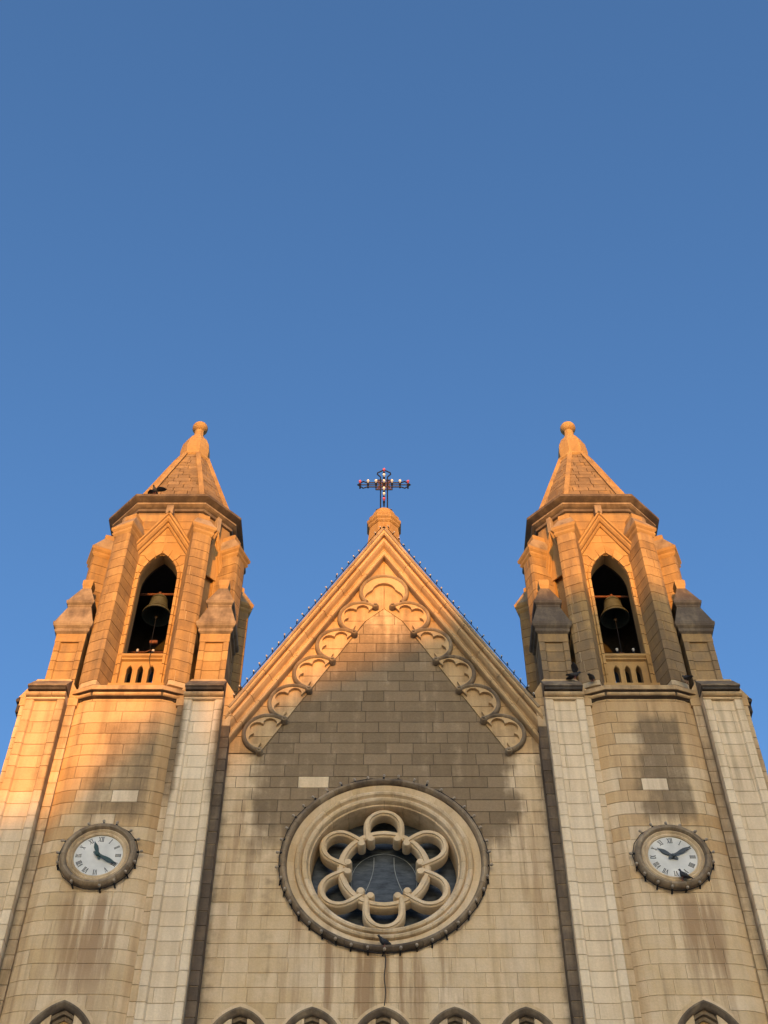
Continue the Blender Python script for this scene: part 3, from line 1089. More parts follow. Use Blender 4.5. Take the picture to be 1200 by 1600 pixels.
        # front block head: frieze, roll, coping with a sloping top
        obj('frieze', bevbox(X0 - .385, X0 + .385, -.535, -.2, 20.14, 20.33, .01), 'stone', cap, soot_shade=.1)
        V = [(X0 - .40, -.515, 20.18)]
        rollx = [X0 - .395, X0 - .13, X0 + .12, X0 + .395]
        for a, b in zip(rollx, rollx[1:]):
            obj('roll_stone', tube([(a + .003, -.545, 20.245), (b - .003, -.545, 20.245)], .06, 12, squash=1.0), 'stone_mid', cap, auto=50, soot_shade=.35)
        cpz = [(-.60, 20.405), (-.63, 20.41), (-.63, 20.455), (-.60, 20.48), (-.28, 20.88), (-.28, 20.405)]
        V = [(x, a, b) for x in (X0 - .385, X0 + .385) for a, b in cpz]
        n = len(cpz)
        obj('coping', (V, [tuple(range(n)), tuple(range(n, 2 * n))] + [(i, (i + 1) % n, (i + 1) % n + n, i + n) for i in range(n)]), 'stone_dark', cap, soot_shade=.25)
        obj('coping_fillet', bevbox(X0 - .372, X0 + .372, -.61, -.25, 20.325, 20.404, .008), 'stone_black', cap)
    # ---------------- cornice between the piers
    bays = W(face)
    base_out = W([(-1.05, -.16), (-.97, -.19), (-.68, -.30), (.68, -.30), (.97, -.19), (1.05, -.16)])
    def roll_sec(o, z, r):
        return [(o - .02 + r * math.cos(q) , z + r * math.sin(q)) for q in [R(-90 + 180 * i / 8) for i in range(9)]]
    sc_ = obj('string_course', cornice(base_out, [(-.1, 20.22), (-.03, 20.225), (-.03, 20.345), (.095, 20.355), (.095, 20.445), (.165, 20.455), (.165, 20.56), (-.3, 20.6)], closed=False), 'stone_dark', root, auto=20, soot_shade=.5)  # darker core stone paints in the shade lines under the rolls
    obj('ledge', cornice(base_out, [(.162, 20.452), (.18, 20.455), (.18, 20.555), (.165, 20.575), (-.22, 20.86), (-.9, 20.93)], closed=False), 'stone_mid', sc_, auto=20, soot_shade=.4)
    for o_, z_, r_ in ((.01, 20.305, .04), (.11, 20.40, .042)):
        for a_, b_ in ((0, 3), (2, 4), (3, 6)):
            if a_ == 2:
                mid_ = [base_out[2], (cx - .1 + rng.uniform(-.1, .1), base_out[2][1]), base_out[3]]
                for m_ in (mid_[:2], mid_[1:]):
                    pts_ = [(m_[0][0] + .003, m_[0][1]), (m_[1][0] - .003, m_[1][1])]
                    obj('roll_moulding', cornice(pts_, roll_sec(o_, z_, r_), closed=False), 'stone_mid', sc_, auto=50, soot_shade=.3)
            else:
                obj('roll_moulding', cornice(base_out[a_:b_], roll_sec(o_, z_, r_), closed=False), 'stone_mid', sc_, auto=50, soot_shade=.3)
    # ---------------- pinnacles on the four corners
    for sx in (-1, 1):
        for sy in (0, 1):
            X0 = cx + sx * 1.53
            Y0 = .26 if sy == 0 else 2.98
            hw = .31
            pn = obj('pinnacle', bevbox(X0 - hw + .07, X0 + hw - .07, Y0 - hw + .07, Y0 + hw - .07, 20.8, 22.5, .01), 'mortar', root)
            sq = [(-hw, hw), (-hw, -hw), (-.215, -hw), (-.19, -hw + .035), (.19, -hw + .035), (.215, -hw), (hw, -hw), (hw, hw)]
            pth = mkpath([(p[0] * .96 + X0, p[1] * .96 + Y0) for p in sq])
            zz = zrows(20.85, 22.25, .27)
            for k in range(len(zz) - 1):
                path_block(ms, pth, 0, pth['U'][-1], zz[k], zz[k + 1], pn, (lambda x, y, z: .12 + .1 * rng.random()) if left else (lambda x, y, z: .35 + .3 * rng.random()), nosoot, 'stone_warm', proud=.012)
            q4 = lambda h_, z_: [(X0 - h_, Y0 - h_, z_), (X0 + h_, Y0 - h_, z_), (X0 + h_, Y0 + h_, z_), (X0 - h_, Y0 + h_, z_)]
            bs = .15 if left else .4
            obj('head_band', rings([q4(hw + .008, 22.24), q4(hw + .008, 22.5)]), 'stone_warm', pn, soot_shade=bs)
            obj('cap_moulding', rings([q4(.32, 22.48), q4(.365, 22.52), q4(.375, 22.56), q4(.36, 22.60), q4(.41, 22.65), q4(.425, 22.70), q4(.425, 22.77), q4(.40, 22.79)]), 'stone_dark', pn, soot_shade=bs)
            obj('cap_slope', rings([q4(.405, 22.785), q4(.25, 23.40)]), 'stone_dark', pn, soot_shade=bs)
            obj('cap_moulding', rings([q4(.25, 23.38), q4(.27, 23.42), q4(.26, 23.45), q4(.30, 23.49), q4(.31, 23.56), q4(.29, 23.58)]), 'stone_dark', pn, soot_shade=bs)
            obj('cap_slope', rings([q4(.29, 23.575), q4(.10, 24.17)]), 'stone_dark', pn, soot_shade=bs)
            obj('top_knob', rings([q4(.085, 24.15), q4(.10, 24.20), q4(.10, 24.23), q4(.115, 24.28), q4(.12, 24.42), q4(.10, 24.47)]), 'stone_warm', pn, soot_shade=.1)
    # ---------------- belfry
    O = lambda P: [(p[0] + cx, p[1] + AXY) for p in P]
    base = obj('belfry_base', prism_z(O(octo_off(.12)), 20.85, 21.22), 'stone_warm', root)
    def frame(k):
        """face k: 0 front, 1 front right diagonal, 2 right ... ; returns matrix with local x along the face, -y outwards"""
        P = octo(R8, H8)
        a, b = Vector(P[(2 * 0 + k) % 8]), Vector(P[(k + 1) % 8])
        mid = (a + b) / 2
        d = (b - a).normalized()
        m = Matrix(((d.x, -d.y, 0, mid.x + cx), (d.y, d.x, 0, mid.y + AXY), (0, 0, 1, 0), (0, 0, 0, 1)))
        return m, (b - a).length
    def bel_tone(x, y, z):
        return .10 + .45 * sstep(26.7, 27.05, z)  # belfry walls darker just below the eaves
    opn = arch_pts(.43, 24.55, 25.46, 10, 0, 21.24)
    for k in range(8):
        mtx, wd = frame(k)
        hw = wd / 2
        main = k % 2 == 0
        tfm = lambda geo: xform(geo, mtx)
        opk = opn if k != 4 else arch_pts(.43, 23.7, 24.45, 10, 0, 21.24)
        if main:
            wl = obj('belfry_wall', tfm(plate([(-hw, 21.2), (hw, 21.2), (hw, 27.1), (-hw, 27.1)], [opk], .0, .30)), 'stone_warm' if k != 4 else 'stone_black', root, soot_shade=bel_tone)  # rear wall coloured black so the interior reads as deep shade
            obj('shade_lining', tfm(plate([(-hw + .1, 21.2), (hw - .1, 21.2), (hw - .1, 27.1), (-hw + .1, 27.1)], [opk], .303, .36)), 'inside', wl)  # dark sheet added behind the wall to keep the belfry interior in shade
        else:
            bl = arch_pts(.17, 25.2, 26.0, 8, 0, 21.3)
            wl = obj('belfry_wall', tfm(plate([(-hw, 21.2), (hw, 21.2), (hw, 27.1), (-hw, 27.1)], [bl], .0, .08)), 'stone_warm', root, soot_shade=bel_tone)
            obj('blind_panel', tfm(plate([(-hw, 21.2), (hw, 21.2), (hw, 27.1), (-hw, 27.1)], [], .09, .30)), 'stone_warm', wl)
            obj('shade_lining', tfm(plate([(-hw + .05, 21.2), (hw - .05, 21.2), (hw - .05, 27.1), (-hw + .05, 27.1)], [], .303, .36)), 'inside', wl)
        if k in (3, 5):
            continue
        ff = lambda u, v, h, mtx=mtx: tuple(mtx @ Vector((u, -h, v)))
        bw = hw - .16
        if main:
            # jamb stones and voussoirs round the opening
            for s in (-1, 1):
                zz = zrows(21.24, 24.55, .30)
                for j in range(len(zz) - 1):
                    for (a, b, pr_) in ((.432, .50, .05), (.50, .60, .022)):
                        q = [(s * a, zz[j]), (s * b, zz[j]), (s * b, zz[j + 1]), (s * a, zz[j + 1])]
                        poly_block(ms, q, ff, wl, nosoot, nosoot, 'stone_warm', proud=pr_, depth=.06)
            for (i0, o0, pr_, n_) in ((.0, .075, .05, 5), (.08, .24, .022, 5)):
                ia, oa = arch_pts(.432 + i0, 24.55, 25.462 + i0 * 1.3, 10), arch_pts(.432 + o0, 24.55, 25.462 + o0 * 1.3, 10)
                for j in range(0, 20, 2):
                    q = [ia[j], oa[j], oa[j + 2], ia[j + 2]]
                    poly_block(ms, q, ff, wl, nosoot, nosoot, 'stone_warm', proud=pr_, depth=.06)
            # balustrade with three small lancets
            zb0, zb1 = 21.22, 22.02
            hl = [arch_pts(.06, 21.72, 21.86, 5, c, 21.34) for c in (-.23, 0, .23)]
            bal = obj('balustrade', tfm(plate([(-.44, zb0), (.44, zb0), (.44, zb1), (-.44, zb1)], hl, .04, .20)), 'stone_warm', root)
            for c in (-.23, 0, .23):
                obj('lancet_edge', tfm(sweep2d(arch_pts(.075, 21.72, 21.89, 5, c, 21.34), [(-.012, -.05), (-.012, -.025), (.012, -.025), (.012, -.05)])), 'stone_warm', bal)
            rail = [(.03, 22.0), (-.01, 22.02), (-.01, 22.06), (-.05, 22.09), (-.05, 22.15), (.22, 22.17), (.22, 22.0)]
            V = [(x, y_, z_) for x in (-.445, .445) for y_, z_ in rail]
            n = len(rail)
            obj('rail', tfm((V, [tuple(range(n)), tuple(range(n, 2 * n))] + [(i, (i + 1) % n, (i + 1) % n + n, i + n) for i in range(n)])), 'stone_warm', bal, soot_shade=.1)
        # gable hood
        ga, ge = (26.76, 25.40) if main else (26.55, 25.0)
        gw = .66 if main else .30
        gb = obj('gable_fill', tfm(plate([(-gw, ge), (gw, ge), (0, ga - .05)], [opn_top(opn)] if main else [], -.028 if not main else -.012, .0)), 'stone_warm', wl)
        gp = [(0, 0), (0, .05), (.03, .075), (.05, .075), (.06, .12), (.10, .16), (.135, .16), (.15, .20), (.19, .20), (.21, .16), (.21, 0)]
        gp = [(a - .10, f) for a, f in gp]
        sc = 1 if main else .7
        gp = [(a * sc, f * sc) for a, f in gp]
        gh = obj('gable_hood', tfm(sweep2d([(-gw, ge), (0, ga - .12 * sc), (gw, ge)], gp)), 'stone_warm', root, soot_shade=lambda x, y, z: .05)
        obj('apex_block', tfm(bevbox(-.085 * sc, .085 * sc, -.2 * sc, .0, ga - .02, 27.06, .012)), 'stone_dark', gh)
        if main:
            for (z0, z1) in ((25.85, 26.12), (26.12, 26.40)):
                w0, w1 = gw * (ga - .16 - z0) / (ga - ge) - .05, gw * (ga - .16 - z1) / (ga - ge) - .05
                for s in (0, 1):
                    sp_ = rng.uniform(-.05, .05)
                    q = [(-w0, z0), (sp_, z0), (sp_, z1), (-w1, z1)] if s == 0 else [(sp_, z0), (w0, z0), (w1, z1), (sp_, z1)]
                    poly_block(ms, q, ff, wl, nosoot, nosoot, 'stone_warm', proud=.02, depth=.03)
            for s in (-1, 1):
                for (z0, z1) in ((26.05, 26.34), (26.34, 26.64), (26.64, 26.9)):
                    x0 = gw * (ga + .16 - z0) / (ga - ge) + .07
                    if x0 < .74:
                        q = [(s * max(x0, .09), z0), (s * .75, z0), (s * .75, z1), (s * max(.09, x0 - .14), z1)]
                        poly_block(ms, q, ff, wl, lambda x, y, z: .25, nosoot, 'stone_warm', proud=.012, depth=.03)
    # interior: floor, ceiling
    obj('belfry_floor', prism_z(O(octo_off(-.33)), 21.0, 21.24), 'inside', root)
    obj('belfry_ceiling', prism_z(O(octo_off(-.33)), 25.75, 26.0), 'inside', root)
    # ---------------- buttresses on the eight corners
    P8 = octo(R8, H8)
    for k in range(8):
        ang = R(-90 - 22.5 + 45 * k)
        d = Vector((math.cos(ang), math.sin(ang)))
        t = Vector((-d.y, d.x))
        c = Vector(P8[k]) + Vector((cx, AXY))
        # local: a along t, b outward
        bp = lambda a, b: tuple(c + t * a + d * b)
        hwb, outb = .205, .40
        plan = [(-hwb, -.25), (-hwb, outb), (-hwb + .06, outb + .025), (hwb - .06, outb + .025), (hwb, outb), (hwb, -.25)]
        plan = [(-a, b) for a, b in plan]
        # travel so that outward is to the right
        pl = [bp(-a, b) for a, b in plan]
        bt = obj('buttress', prism_z(pl, 20.85, 25.85), 'mortar', root)
        pth = mkpath(pl)
        U = pth['U']
        zz = zrows(20.98, 25.72, .30)
        for j in range(len(zz) - 1):
            if k in (4, 5) : continue
            cc = [0, U[-1]]
            if rng.random() < .5:
                cc.insert(1, U[1] + rng.uniform(.06, .3))
            for a, b in zip(cc, cc[1:]):
                path_block(ms, pth, a, b, zz[j], zz[j + 1], bt, lambda x, y, z: .32 + .3 * sstep(23.2, 21.2, z) * (.3 if left else 1), lambda x, y, z: .3, 'stone_warm', proud=.012)
        def qb(w, o, z_):
            return [(*bp(-w, -.25), z_), (*bp(-w, o), z_), (*bp(w, o), z_), (*bp(w, -.25), z_)]
        obj('buttress_cap', rings([qb(.22, .43, 25.70), qb(.25, .47, 25.76), qb(.255, .475, 25.80), qb(.24, .46, 25.84), qb(.28, .50, 25.90), qb(.29, .51, 25.98), qb(.27, .49, 26.0)]), 'stone_warm', bt, soot_shade=.12)
        obj('cap_slope', rings([qb(.275, .495, 25.995), qb(.16, .26, 26.46)]), 'stone_dark', bt)
        obj('cap_block', rings([qb(.13, .24, 26.4), qb(.14, .26, 26.48), qb(.14, .26, 26.62), qb(.11, .20, 26.68)]), 'stone_warm', bt, soot_shade=.1)
    # ---------------- upper cornice and spire
    cp = [(.0, 26.98), (.05, 27.0), (.06, 27.06), (.04, 27.10), (.10, 27.14), (.14, 27.17), (.14, 27.22), (.11, 27.25), (.20, 27.30), (.25, 27.34), (.25, 27.42), (.20, 27.45), (.0, 27.5)]
    obj('eaves_cornice', cornice(O(octo(R8, H8)), cp), 'stone_dark', root, auto=30, soot_shade=lambda x, y, z: .08 if 27.1 < z < 27.23 else .38)
    zb, zt = 27.46, 30.72
    ro, ho = 1.36, .71
    rt, ht = .40, .17
    P0, P1 = O(octo(ro, ho)), O(octo(rt, ht))
    sp = obj('spire', rings([[(x, y, zb) for x, y in O(octo(ro - .03, ho - .015))], [(x, y, zt) for x, y in O(octo(rt - .03, ht - .01))]]), 'mortar', root)
    for k in range(8):
        a0, b0, a1, b1 = Vector((*P0[k], zb)), Vector((*P0[(k + 1) % 8], zb)), Vector((*P1[k], zt)), Vector((*P1[(k + 1) % 8], zt))
        mid0, mid1 = (a0 + b0) / 2, (a1 + b1) / 2
        ud = (b0 - a0).normalized()
        vd = (mid1 - mid0)
        Lv = vd.length
        vd.normalize()
        nd = ud.cross(vd)
        w0, w1 = (b0 - a0).length / 2, (b1 - a1).length / 2
        fr = lambda u, v, h, mid0=mid0, ud=ud, vd=vd, nd=nd: tuple(mid0 + ud * u + vd * v + nd * h)
        if k in (0, 1, 2, 6, 7):
            nrow = 15
            for j in range(nrow):
                v0, v1 = Lv * j / nrow, Lv * (j + 1) / nrow
                wa = w0 + (w1 - w0) * j / nrow
                x = -wa - rng.uniform(0, .3)
                while x < wa:
                    w = rng.uniform(.26, .48)
                    q = [(max(x, -wa), v0), (min(x + w, wa), v0), (min(x + w, wa), v1), (max(x, -wa), v1)]
                    sl_ = (w0 - w1) / Lv
                    q = clip(q, 1, sl_, w0)
                    q = clip(q, -1, sl_, w0) if len(q) > 2 else q
                    if len(q) > 2:
                        poly_block(ms, q, fr, sp, lambda x, y, z: .45 + .3 * rng.random(), nosoot, 'stone_warm', proud=.008 + .01 * rng.random())
                    x += w
        # rib on the arris
        rb = rings([[tuple(a0 + Vector(((P0[k][0] - cx) * e, (P0[k][1] - AXY) * e, 0)) + Vector((qx, qy, 0))) for qx, qy in ((-.065, -.065), (.065, -.065), (.065, .065), (-.065, .065))] if False else
                    [tuple(p + o_) for o_ in (Vector((-.06, -.06, 0)), Vector((.06, -.06, 0)), Vector((.06, .06, 0)), Vector((-.06, .06, 0)))] for p, e in ((a0, 0), (a1, 0))])
        obj('rib', rb, 'stone_warm', sp, soot_shade=.3)
    fin = obj('spire_finial', cornice(O(octo(rt, ht)), [(-.02, 30.64), (.03, 30.68), (.06, 30.73), (.06, 30.78), (.0, 30.82), (-.035, 30.84), (-.015, 31.15), (-.05, 31.52), (-.065, 31.55), (-.13, 31.76), (-.235, 31.95), (-.275, 32.05), (-.285, 32.3)]), 'stone_warm', root, soot_shade=.1)
    obj('ball', lathe([(.001, 32.28)] + [(.215 * math.sin(q), 32.47 - .205 * math.cos(q)) for q in [PI * i / 12 for i in range(1, 12)]] + [(.001, 32.675)], 24, cx, AXY), 'stone_warm', fin, smooth=True, soot_shade=.15)
    ms.finish(290)
    return root
def opn_top(opn):
    pts = [p for p in opn if p[1] > 25.41]
    # arch part that rises into the gable fill
    return pts if len(pts) > 2 else [(-.05, 25.41), (.05, 25.41), (0, 25.46)]
build_tower(-AX, 'stone bell tower whose upper half glows orange in the sun, dial reading twenty past eleven', 1)
build_tower(AX, 'stone bell tower lit only above its belfry sill, dial reading ten past ten', 2)

# ================================================================== CLOCKS
def roman(s):
    """strokes as quads in a unit-height box; returns list of quads and width"""
    quads, x = [], 0.0
    def bar(x0, z0, x1, z1, w):
        quads.append([(x0 - w / 2, z0), (x0 + w / 2, z0), (x1 + w / 2, z1), (x1 - w / 2, z1)])
    def serif(xc, z0, w):
        quads.append([(xc - w / 2, z0), (xc + w / 2, z0), (xc + w / 2, z0 + .07), (xc - w / 2, z0 + .07)])
    for ch in s:
        if ch == 'I':
            bar(x + .14, 0, x + .14, 1, .15); serif(x + .14, 0, .26); serif(x + .14, .93, .26)
            x += .29
        elif ch == 'V':
            bar(x + .34, 0, x + .12, 1, .16); bar(x + .34, 0, x + .56, 1, .07)
            serif(x + .12, .93, .26); serif(x + .56, .93, .22)
            x += .68
        elif ch == 'X':
            bar(x + .54, 0, x + .12, 1, .16); bar(x + .12, 0, x + .54, 1, .07)
            for xx in (.12, .54):
                serif(x + xx, 0, .24); serif(x + xx, .93, .24)
            x += .68
    return quads, x
def clock(cx, cz, label, hour, minute, handmat):
    Y = -.40
    root = thing('clock', (cx, Y, cz - .69), label, 'clock', 'clocks on the bell towers')
    sec = [(.675, Y + .16), (.675, Y - .0), (.66, Y - .05), (.625, Y - .075), (.585, Y - .07), (.555, Y - .03), (.55, Y + .0), (.55, Y + .16)]
    for i in range(14):
        a0 = 2 * PI * i / 14
        obj('rim_stone', lathe_arc(sec, a0, a0 + 2 * PI / 14 - .008, 3, cx, cz), 'stone_dark', root, auto=40, soot_shade=.12, tint=rng.uniform(-1, 1))
    obj('inner_rim', lathe_arc([(.552, Y + .1), (.552, Y - .015), (.525, Y - .035), (.50, Y - .01), (.49, Y + .0), (.46, Y - .015), (.435, Y + .0), (.425, Y + .1)], 0, 2 * PI, 48, cx, cz), 'stone', root, auto=40, soot_shade=.42)
    d = obj('dial', lathe([(.44, Y + .035), (.44, Y + .02), (.001, Y + .02)], 48, cx, cz, 'Y'), 'dial', root)
    for h, s in enumerate(('XII', 'I', 'II', 'III', 'IIII', 'V', 'VI', 'VII', 'VIII', 'IX', 'X', 'XI')):
        qs, w = roman(s)
        a = PI / 2 - h * PI / 6
        hgt = .10
        V, Fc = [], []
        for q in qs:
            k = len(V)
            for x, z in q:
                u, v = (x - w / 2) * hgt * .8, .30 + z * hgt
                V.append((cx + v * math.cos(a) + u * math.sin(a), Y + .017, cz + v * math.sin(a) - u * math.cos(a)))
            for x, z in q:
                u, v = (x - w / 2) * hgt * .8, .30 + z * hgt
                V.append((cx + v * math.cos(a) + u * math.sin(a), Y + .021, cz + v * math.sin(a) - u * math.cos(a)))
            Fc += [(k, k + 1, k + 2, k + 3)] + [(k + i, k + (i + 1) % 4, k + 4 + (i + 1) % 4, k + 4 + i) for i in range(4)]
        obj('numeral', (V, Fc), 'numeral', d, fix=False)
    def hand(name, ang, L, w, y):
        # leaf shaped hand with a tail
        pr = [(-.10, .35), (-.05, .8), (0, 1.0), (.1, .7), (.22, .62), (.42, .95), (.60, 1.05), (.78, .62), (.86, .32), (1.0, .05)]
        out = [(u * L if u > 0 else u, w * t) for u, t in pr] + [(u * L if u > 0 else u, -w * t) for u, t in pr[::-1]]
        a = PI / 2 - ang
        pts = [(cx + u * math.cos(a) - v * math.sin(a), cz + u * math.sin(a) + v * math.cos(a)) for u, v in out]
        obj(name, plate(pts, [], y, y + .012), handmat, d)
    hand('hour_hand', 2 * PI * ((hour % 12) + minute / 60) / 12, .31, .038, Y - .012)
    hand('minute_hand', 2 * PI * minute / 60, .40, .034, Y - .032)
    obj('hub', lathe([(.035, Y + .02), (.035, Y - .04), (.02, Y - .05), (.001, Y - .05)], 16, cx, cz, 'Y'), handmat, d)
    return root
clock(-5.05, 16.49, 'white tower clock with green hands at twenty past eleven, on the sunlit tower', 11, 20, 'hand')
clock(5.10, 16.46, 'white tower clock with grey hands at ten past ten, pigeon on its rim', 10, 10, 'hand_grey')

# ================================================================== BELLS
def bell(cx, cy, cz, label):
    root = thing('bell', (cx, cy, cz - .75), label, 'bell', 'bells hanging in the belfries')
    prof = [(.001, 0.0), (.08, -.005), (.15, -.03), (.185, -.09), (.20, -.20), (.22, -.34), (.255, -.46), (.30, -.55), (.335, -.60), (.335, -.63), (.30, -.63), (.25, -.52), (.19, -.30), (.15, -.08), (.001, -.04)]
    obj('bell_body', lathe([(r, cz + h) for r, h in prof], 32, cx, cy), 'bronze', root, auto=45)
    for zz, r in ((-.56, .312), (-.50, .282), (-.14, .20)):
        obj('raised_band', tube([(cx + r * math.cos(q), cy + r * math.sin(q), cz + zz) for q in [2 * PI * i / 32 for i in range(32)]], .008, 6, closed=True), 'bronze', root)
    obj('crown_strap', join(bevbox(cx - .09, cx + .09, cy - .03, cy + .03, cz - .01, cz + .13), bevbox(cx - .03, cx + .03, cy - .09, cy + .09, cz - .01, cz + .11)), 'rust_iron', root)
    obj('hanging_bar', tube([(cx - 1.06, cy, cz + .10), (cx + 1.06, cy, cz + .10)], .028, 8), 'rust_iron', root)
    cl = obj('clapper', tube([(cx, cy, cz - .04), (cx, cy, cz - .55), (cx, cy, cz - .60), (cx, cy, cz - .68), (cx, cy, cz - .73)], .02, 8, radii=[.012, .014, .03, .045, .012]), 'black_iron', root)
    obj('clapper_rod', tube([(cx, cy, cz - .72), (cx, cy, cz - 1.9)], .006, 5), 'black_iron', root)
    # low iron cross bar with a fitting
    obj('brace_bar', tube([(cx - 1.06, cy + .05, cz - 1.75), (cx - .1, cy + .05, cz - 1.75), (cx, cy + .05, cz - 1.68), (cx + .1, cy + .05, cz - 1.75), (cx + 1.06, cy + .05, cz - 1.75)], .018, 6), 'rust_iron', root)
    if cx < 0: obj('brace_fitting', bevbox(cx - .05, cx + .13, cy + .0, cy + .1, cz - 1.5, cz - 1.4), 'rust_iron', root)
bell(-5.18, 1.0, 24.80, 'greenish bronze bell hanging in the belfry of the sunlit tower')
bell(5.25, 1.0, 24.72, 'greenish bronze bell hanging in the belfry of the shaded tower')

# ================================================================== CROSS
cz0 = 28.500
CY = FY
cross = thing('roof_cross', (0, CY, 27.370), 'dark iron openwork cross studded with bulbs on the gable apex', 'cross')
def rod(name, pts, r, parent=cross, mat='black_iron'):
    return obj(name, tube([(x, CY + dy, zz) for x, dy, zz in pts], r, 6), mat, parent)
g_ = .085
rod('upright', [(-g_, 0, 27.400), (-g_, 0, cz0 - .2), (-g_, 0, 28.820), (-.17, 0, 28.940), (-.16, 0, 29.000), (0, 0, 29.120), (.16, 0, 29.000), (.17, 0, 28.940), (g_, 0, 28.820), (g_, 0, cz0 - .2), (g_, 0, 27.400)], .018)
rod('crossbar', [(-.3, 0, cz0 + g_), (-.42, 0, cz0 + g_), (-.52, 0, cz0 + .14), (-.66, 0, cz0), (-.52, 0, cz0 - .14), (-.42, 0, cz0 - g_), (.42, 0, cz0 - g_), (.52, 0, cz0 - .14), (.66, 0, cz0), (.52, 0, cz0 + .14), (.42, 0, cz0 + g_), (-.3, 0, cz0 + g_)], .018)
rod('centre_rod', [(0, 0, 27.300), (0, 0, 29.080)], .015)
rod('centre_rod', [(-.62, 0, cz0), (.62, 0, cz0)], .015)
for s in (-1, 1):
    rod('foot_scroll', [(s * .02, 0, 27.440), (s * .10, 0, 27.540), (s * .18, 0, 27.500), (s * .20, 0, 27.420)], .015)
    rod('centre_scroll', [(s * .2, 0, cz0 - .2), (s * .2, 0, cz0 + .2)], .016)
    rod('centre_scroll', [(-.2, 0, cz0 + s * .2), (.2, 0, cz0 + s * .2)], .016)
    rod('lattice_bar', [(-.2, 0, cz0 - s * .2), (.2, 0, cz0 + s * .2)], .012, mat='rust_iron')
    for t in (-1, 1):
        obj('lattice_curl', tube([(s * .1 + .06 * math.cos(q), CY, cz0 + t * .1 + .06 * math.sin(q)) for q in [2 * PI * i / 12 for i in range(12)]], .010, 5, closed=True), 'rust_iron', cross)
bulb_me = {}
def bulb_mesh(mat):
    if mat not in bulb_me:
        V, Fc = lathe([(.001, .0), (.012, .0), (.016, .018), (.026, .034), (.032, .052), (.030, .07), (.02, .084), (.001, .09)], 10, 0, 0)
        bulb_me[mat] = mk_mesh('bulb', V, Fc, M[mat], smooth=True)
    return bulb_me[mat]
def sock_mesh():
    if 's' not in bulb_me:
        V, Fc = lathe([(.001, -.11), (.018, -.11), (.018, -.05), (.024, -.045), (.024, .0), (.015, .006), (.001, .006)], 8, 0, 0)
        bulb_me['s'] = mk_mesh('lamp_socket', V, Fc, M['black_iron'])
    return bulb_me['s']
def lamp(parent, loc, rot=(0, 0, 0), scale=1.0, mat='bulb'):
    s = bpy.data.objects.new('lamp_socket', sock_mesh())
    COL.objects.link(s)
    s.parent = parent
    s.location = Vector(loc) - Vector(parent.location)
    s.rotation_euler = rot
    s.scale = (scale,) * 3
    b = bpy.data.objects.new('bulb', bulb_mesh(mat))
    COL.objects.link(b)
    b.parent = s
    return s
for x, zz, mt in ((0, 29.000, 'bulb_red'), (0, 28.780, 'bulb_bright'), (0, 28.530, 'bulb_bright'), (0, 28.220, 'bulb_bright'), (0, 28.000, 'bulb_bright'), (0, 27.800, 'bulb_red'),
                  (-.60, cz0, 'bulb_red'), (-.40, cz0 + .02, 'bulb_bright'), (-.2, cz0 + .03, 'bulb_bright'), (.2, cz0 + .03, 'bulb_bright'), (.40, cz0 + .02, 'bulb_bright'), (.60, cz0, 'bulb_red')):
    lamp(cross, (x, CY - .03, zz), (R(35), 0, 0), 1.15, mt)

# ================================================================== STRINGS OF BULBS
def string(name_label, pts, rots, base, cable, sc=1.0, bm='bulb'):
    root = thing('string_of_bulbs', base, name_label, 'string lights', 'strings of bulbs on the church front')
    for c in cable:
        obj('cable', tube(c, .008, 5), 'black_iron', root)
    for p, r_ in zip(pts, rots):
        if len(pts) > 10 and rng.random() < .06: continue
        r_ = tuple(q + R(rng.gauss(0, 9)) for q in r_)
        p = tuple(q + rng.gauss(0, .008) for q in p)
        lamp(root, p, r_, sc, bm)
    return root
for s in (-1, 1):
    pts, rots, cab = [], [], []
    n = 29
    for i in range(n):
        t = .10 + (3.35 - .10) * i / (n - 1)
        x = -t * s if s < 0 else t
        x = s * t
        zz = AP_OUT + .10 - RS * t + .10
        if abs(x) > NW: continue
        pts.append((x, -.33, zz + .02))
        rots.append((0, s * R(8) + R(rng.uniform(-8, 8)), 0))
        cab.append((x, -.33, zz - .05))
    string('row of bulbs up the sunlit left slope of the gable' if s < 0 else 'row of bulbs up the right slope of the gable', pts, rots, (s * NW, -.33, AP_OUT - RS * NW), [cab], .60)
# rose
pts, rots, cab = [], [], []
n = 42
for i in range(n):
    a = 2 * PI * (i + .5) / n
    r_ = 1.875
    pts.append((r_ * math.cos(a), -.10, ROSE_Z + r_ * math.sin(a)))
    rots.append((0, PI / 2 - a, 0) if math.sin(a) > -.2 else (R(60), 0, 0))
    cab.append((1.885 * math.cos(a), -.06 + .02 * math.sin(i), ROSE_Z + (1.885 + .02 * math.sin(i * 2.3)) * math.sin(a)))
cab.append(cab[0])
dn = [(.015 + .012 * math.sin(i * 1.3), -.045, ROSE_Z - 1.88 - i * .12) for i in range(9)]
string('ring of bulbs round the rose window with a loose cable below', pts, rots, (0, -.1, ROSE_Z - 1.9), [cab, dn], .85, 'bulb_dim')
for cx, cz, lb in ((-5.05, 16.49, 'ring of bulbs round the clock with green hands'), (5.10, 16.46, 'ring of bulbs round the clock with the pigeon')):
    pts, rots, cab = [], [], []
    n = 17
    for i in range(n):
        a = 2 * PI * (i + .3) / n
        pts.append((cx + .70 * math.cos(a), -.40, cz + .70 * math.sin(a)))
        rots.append((0, PI / 2 - a, 0) if math.sin(a) > -.1 else (R(60), 0, 0))
        cab.append((cx + .705 * math.cos(a), -.37, cz + .705 * math.sin(a)))
    cab.append(cab[0])
    string(lb, pts, rots, (cx, -.37, cz - .7), [cab], .85, 'bulb_dim')
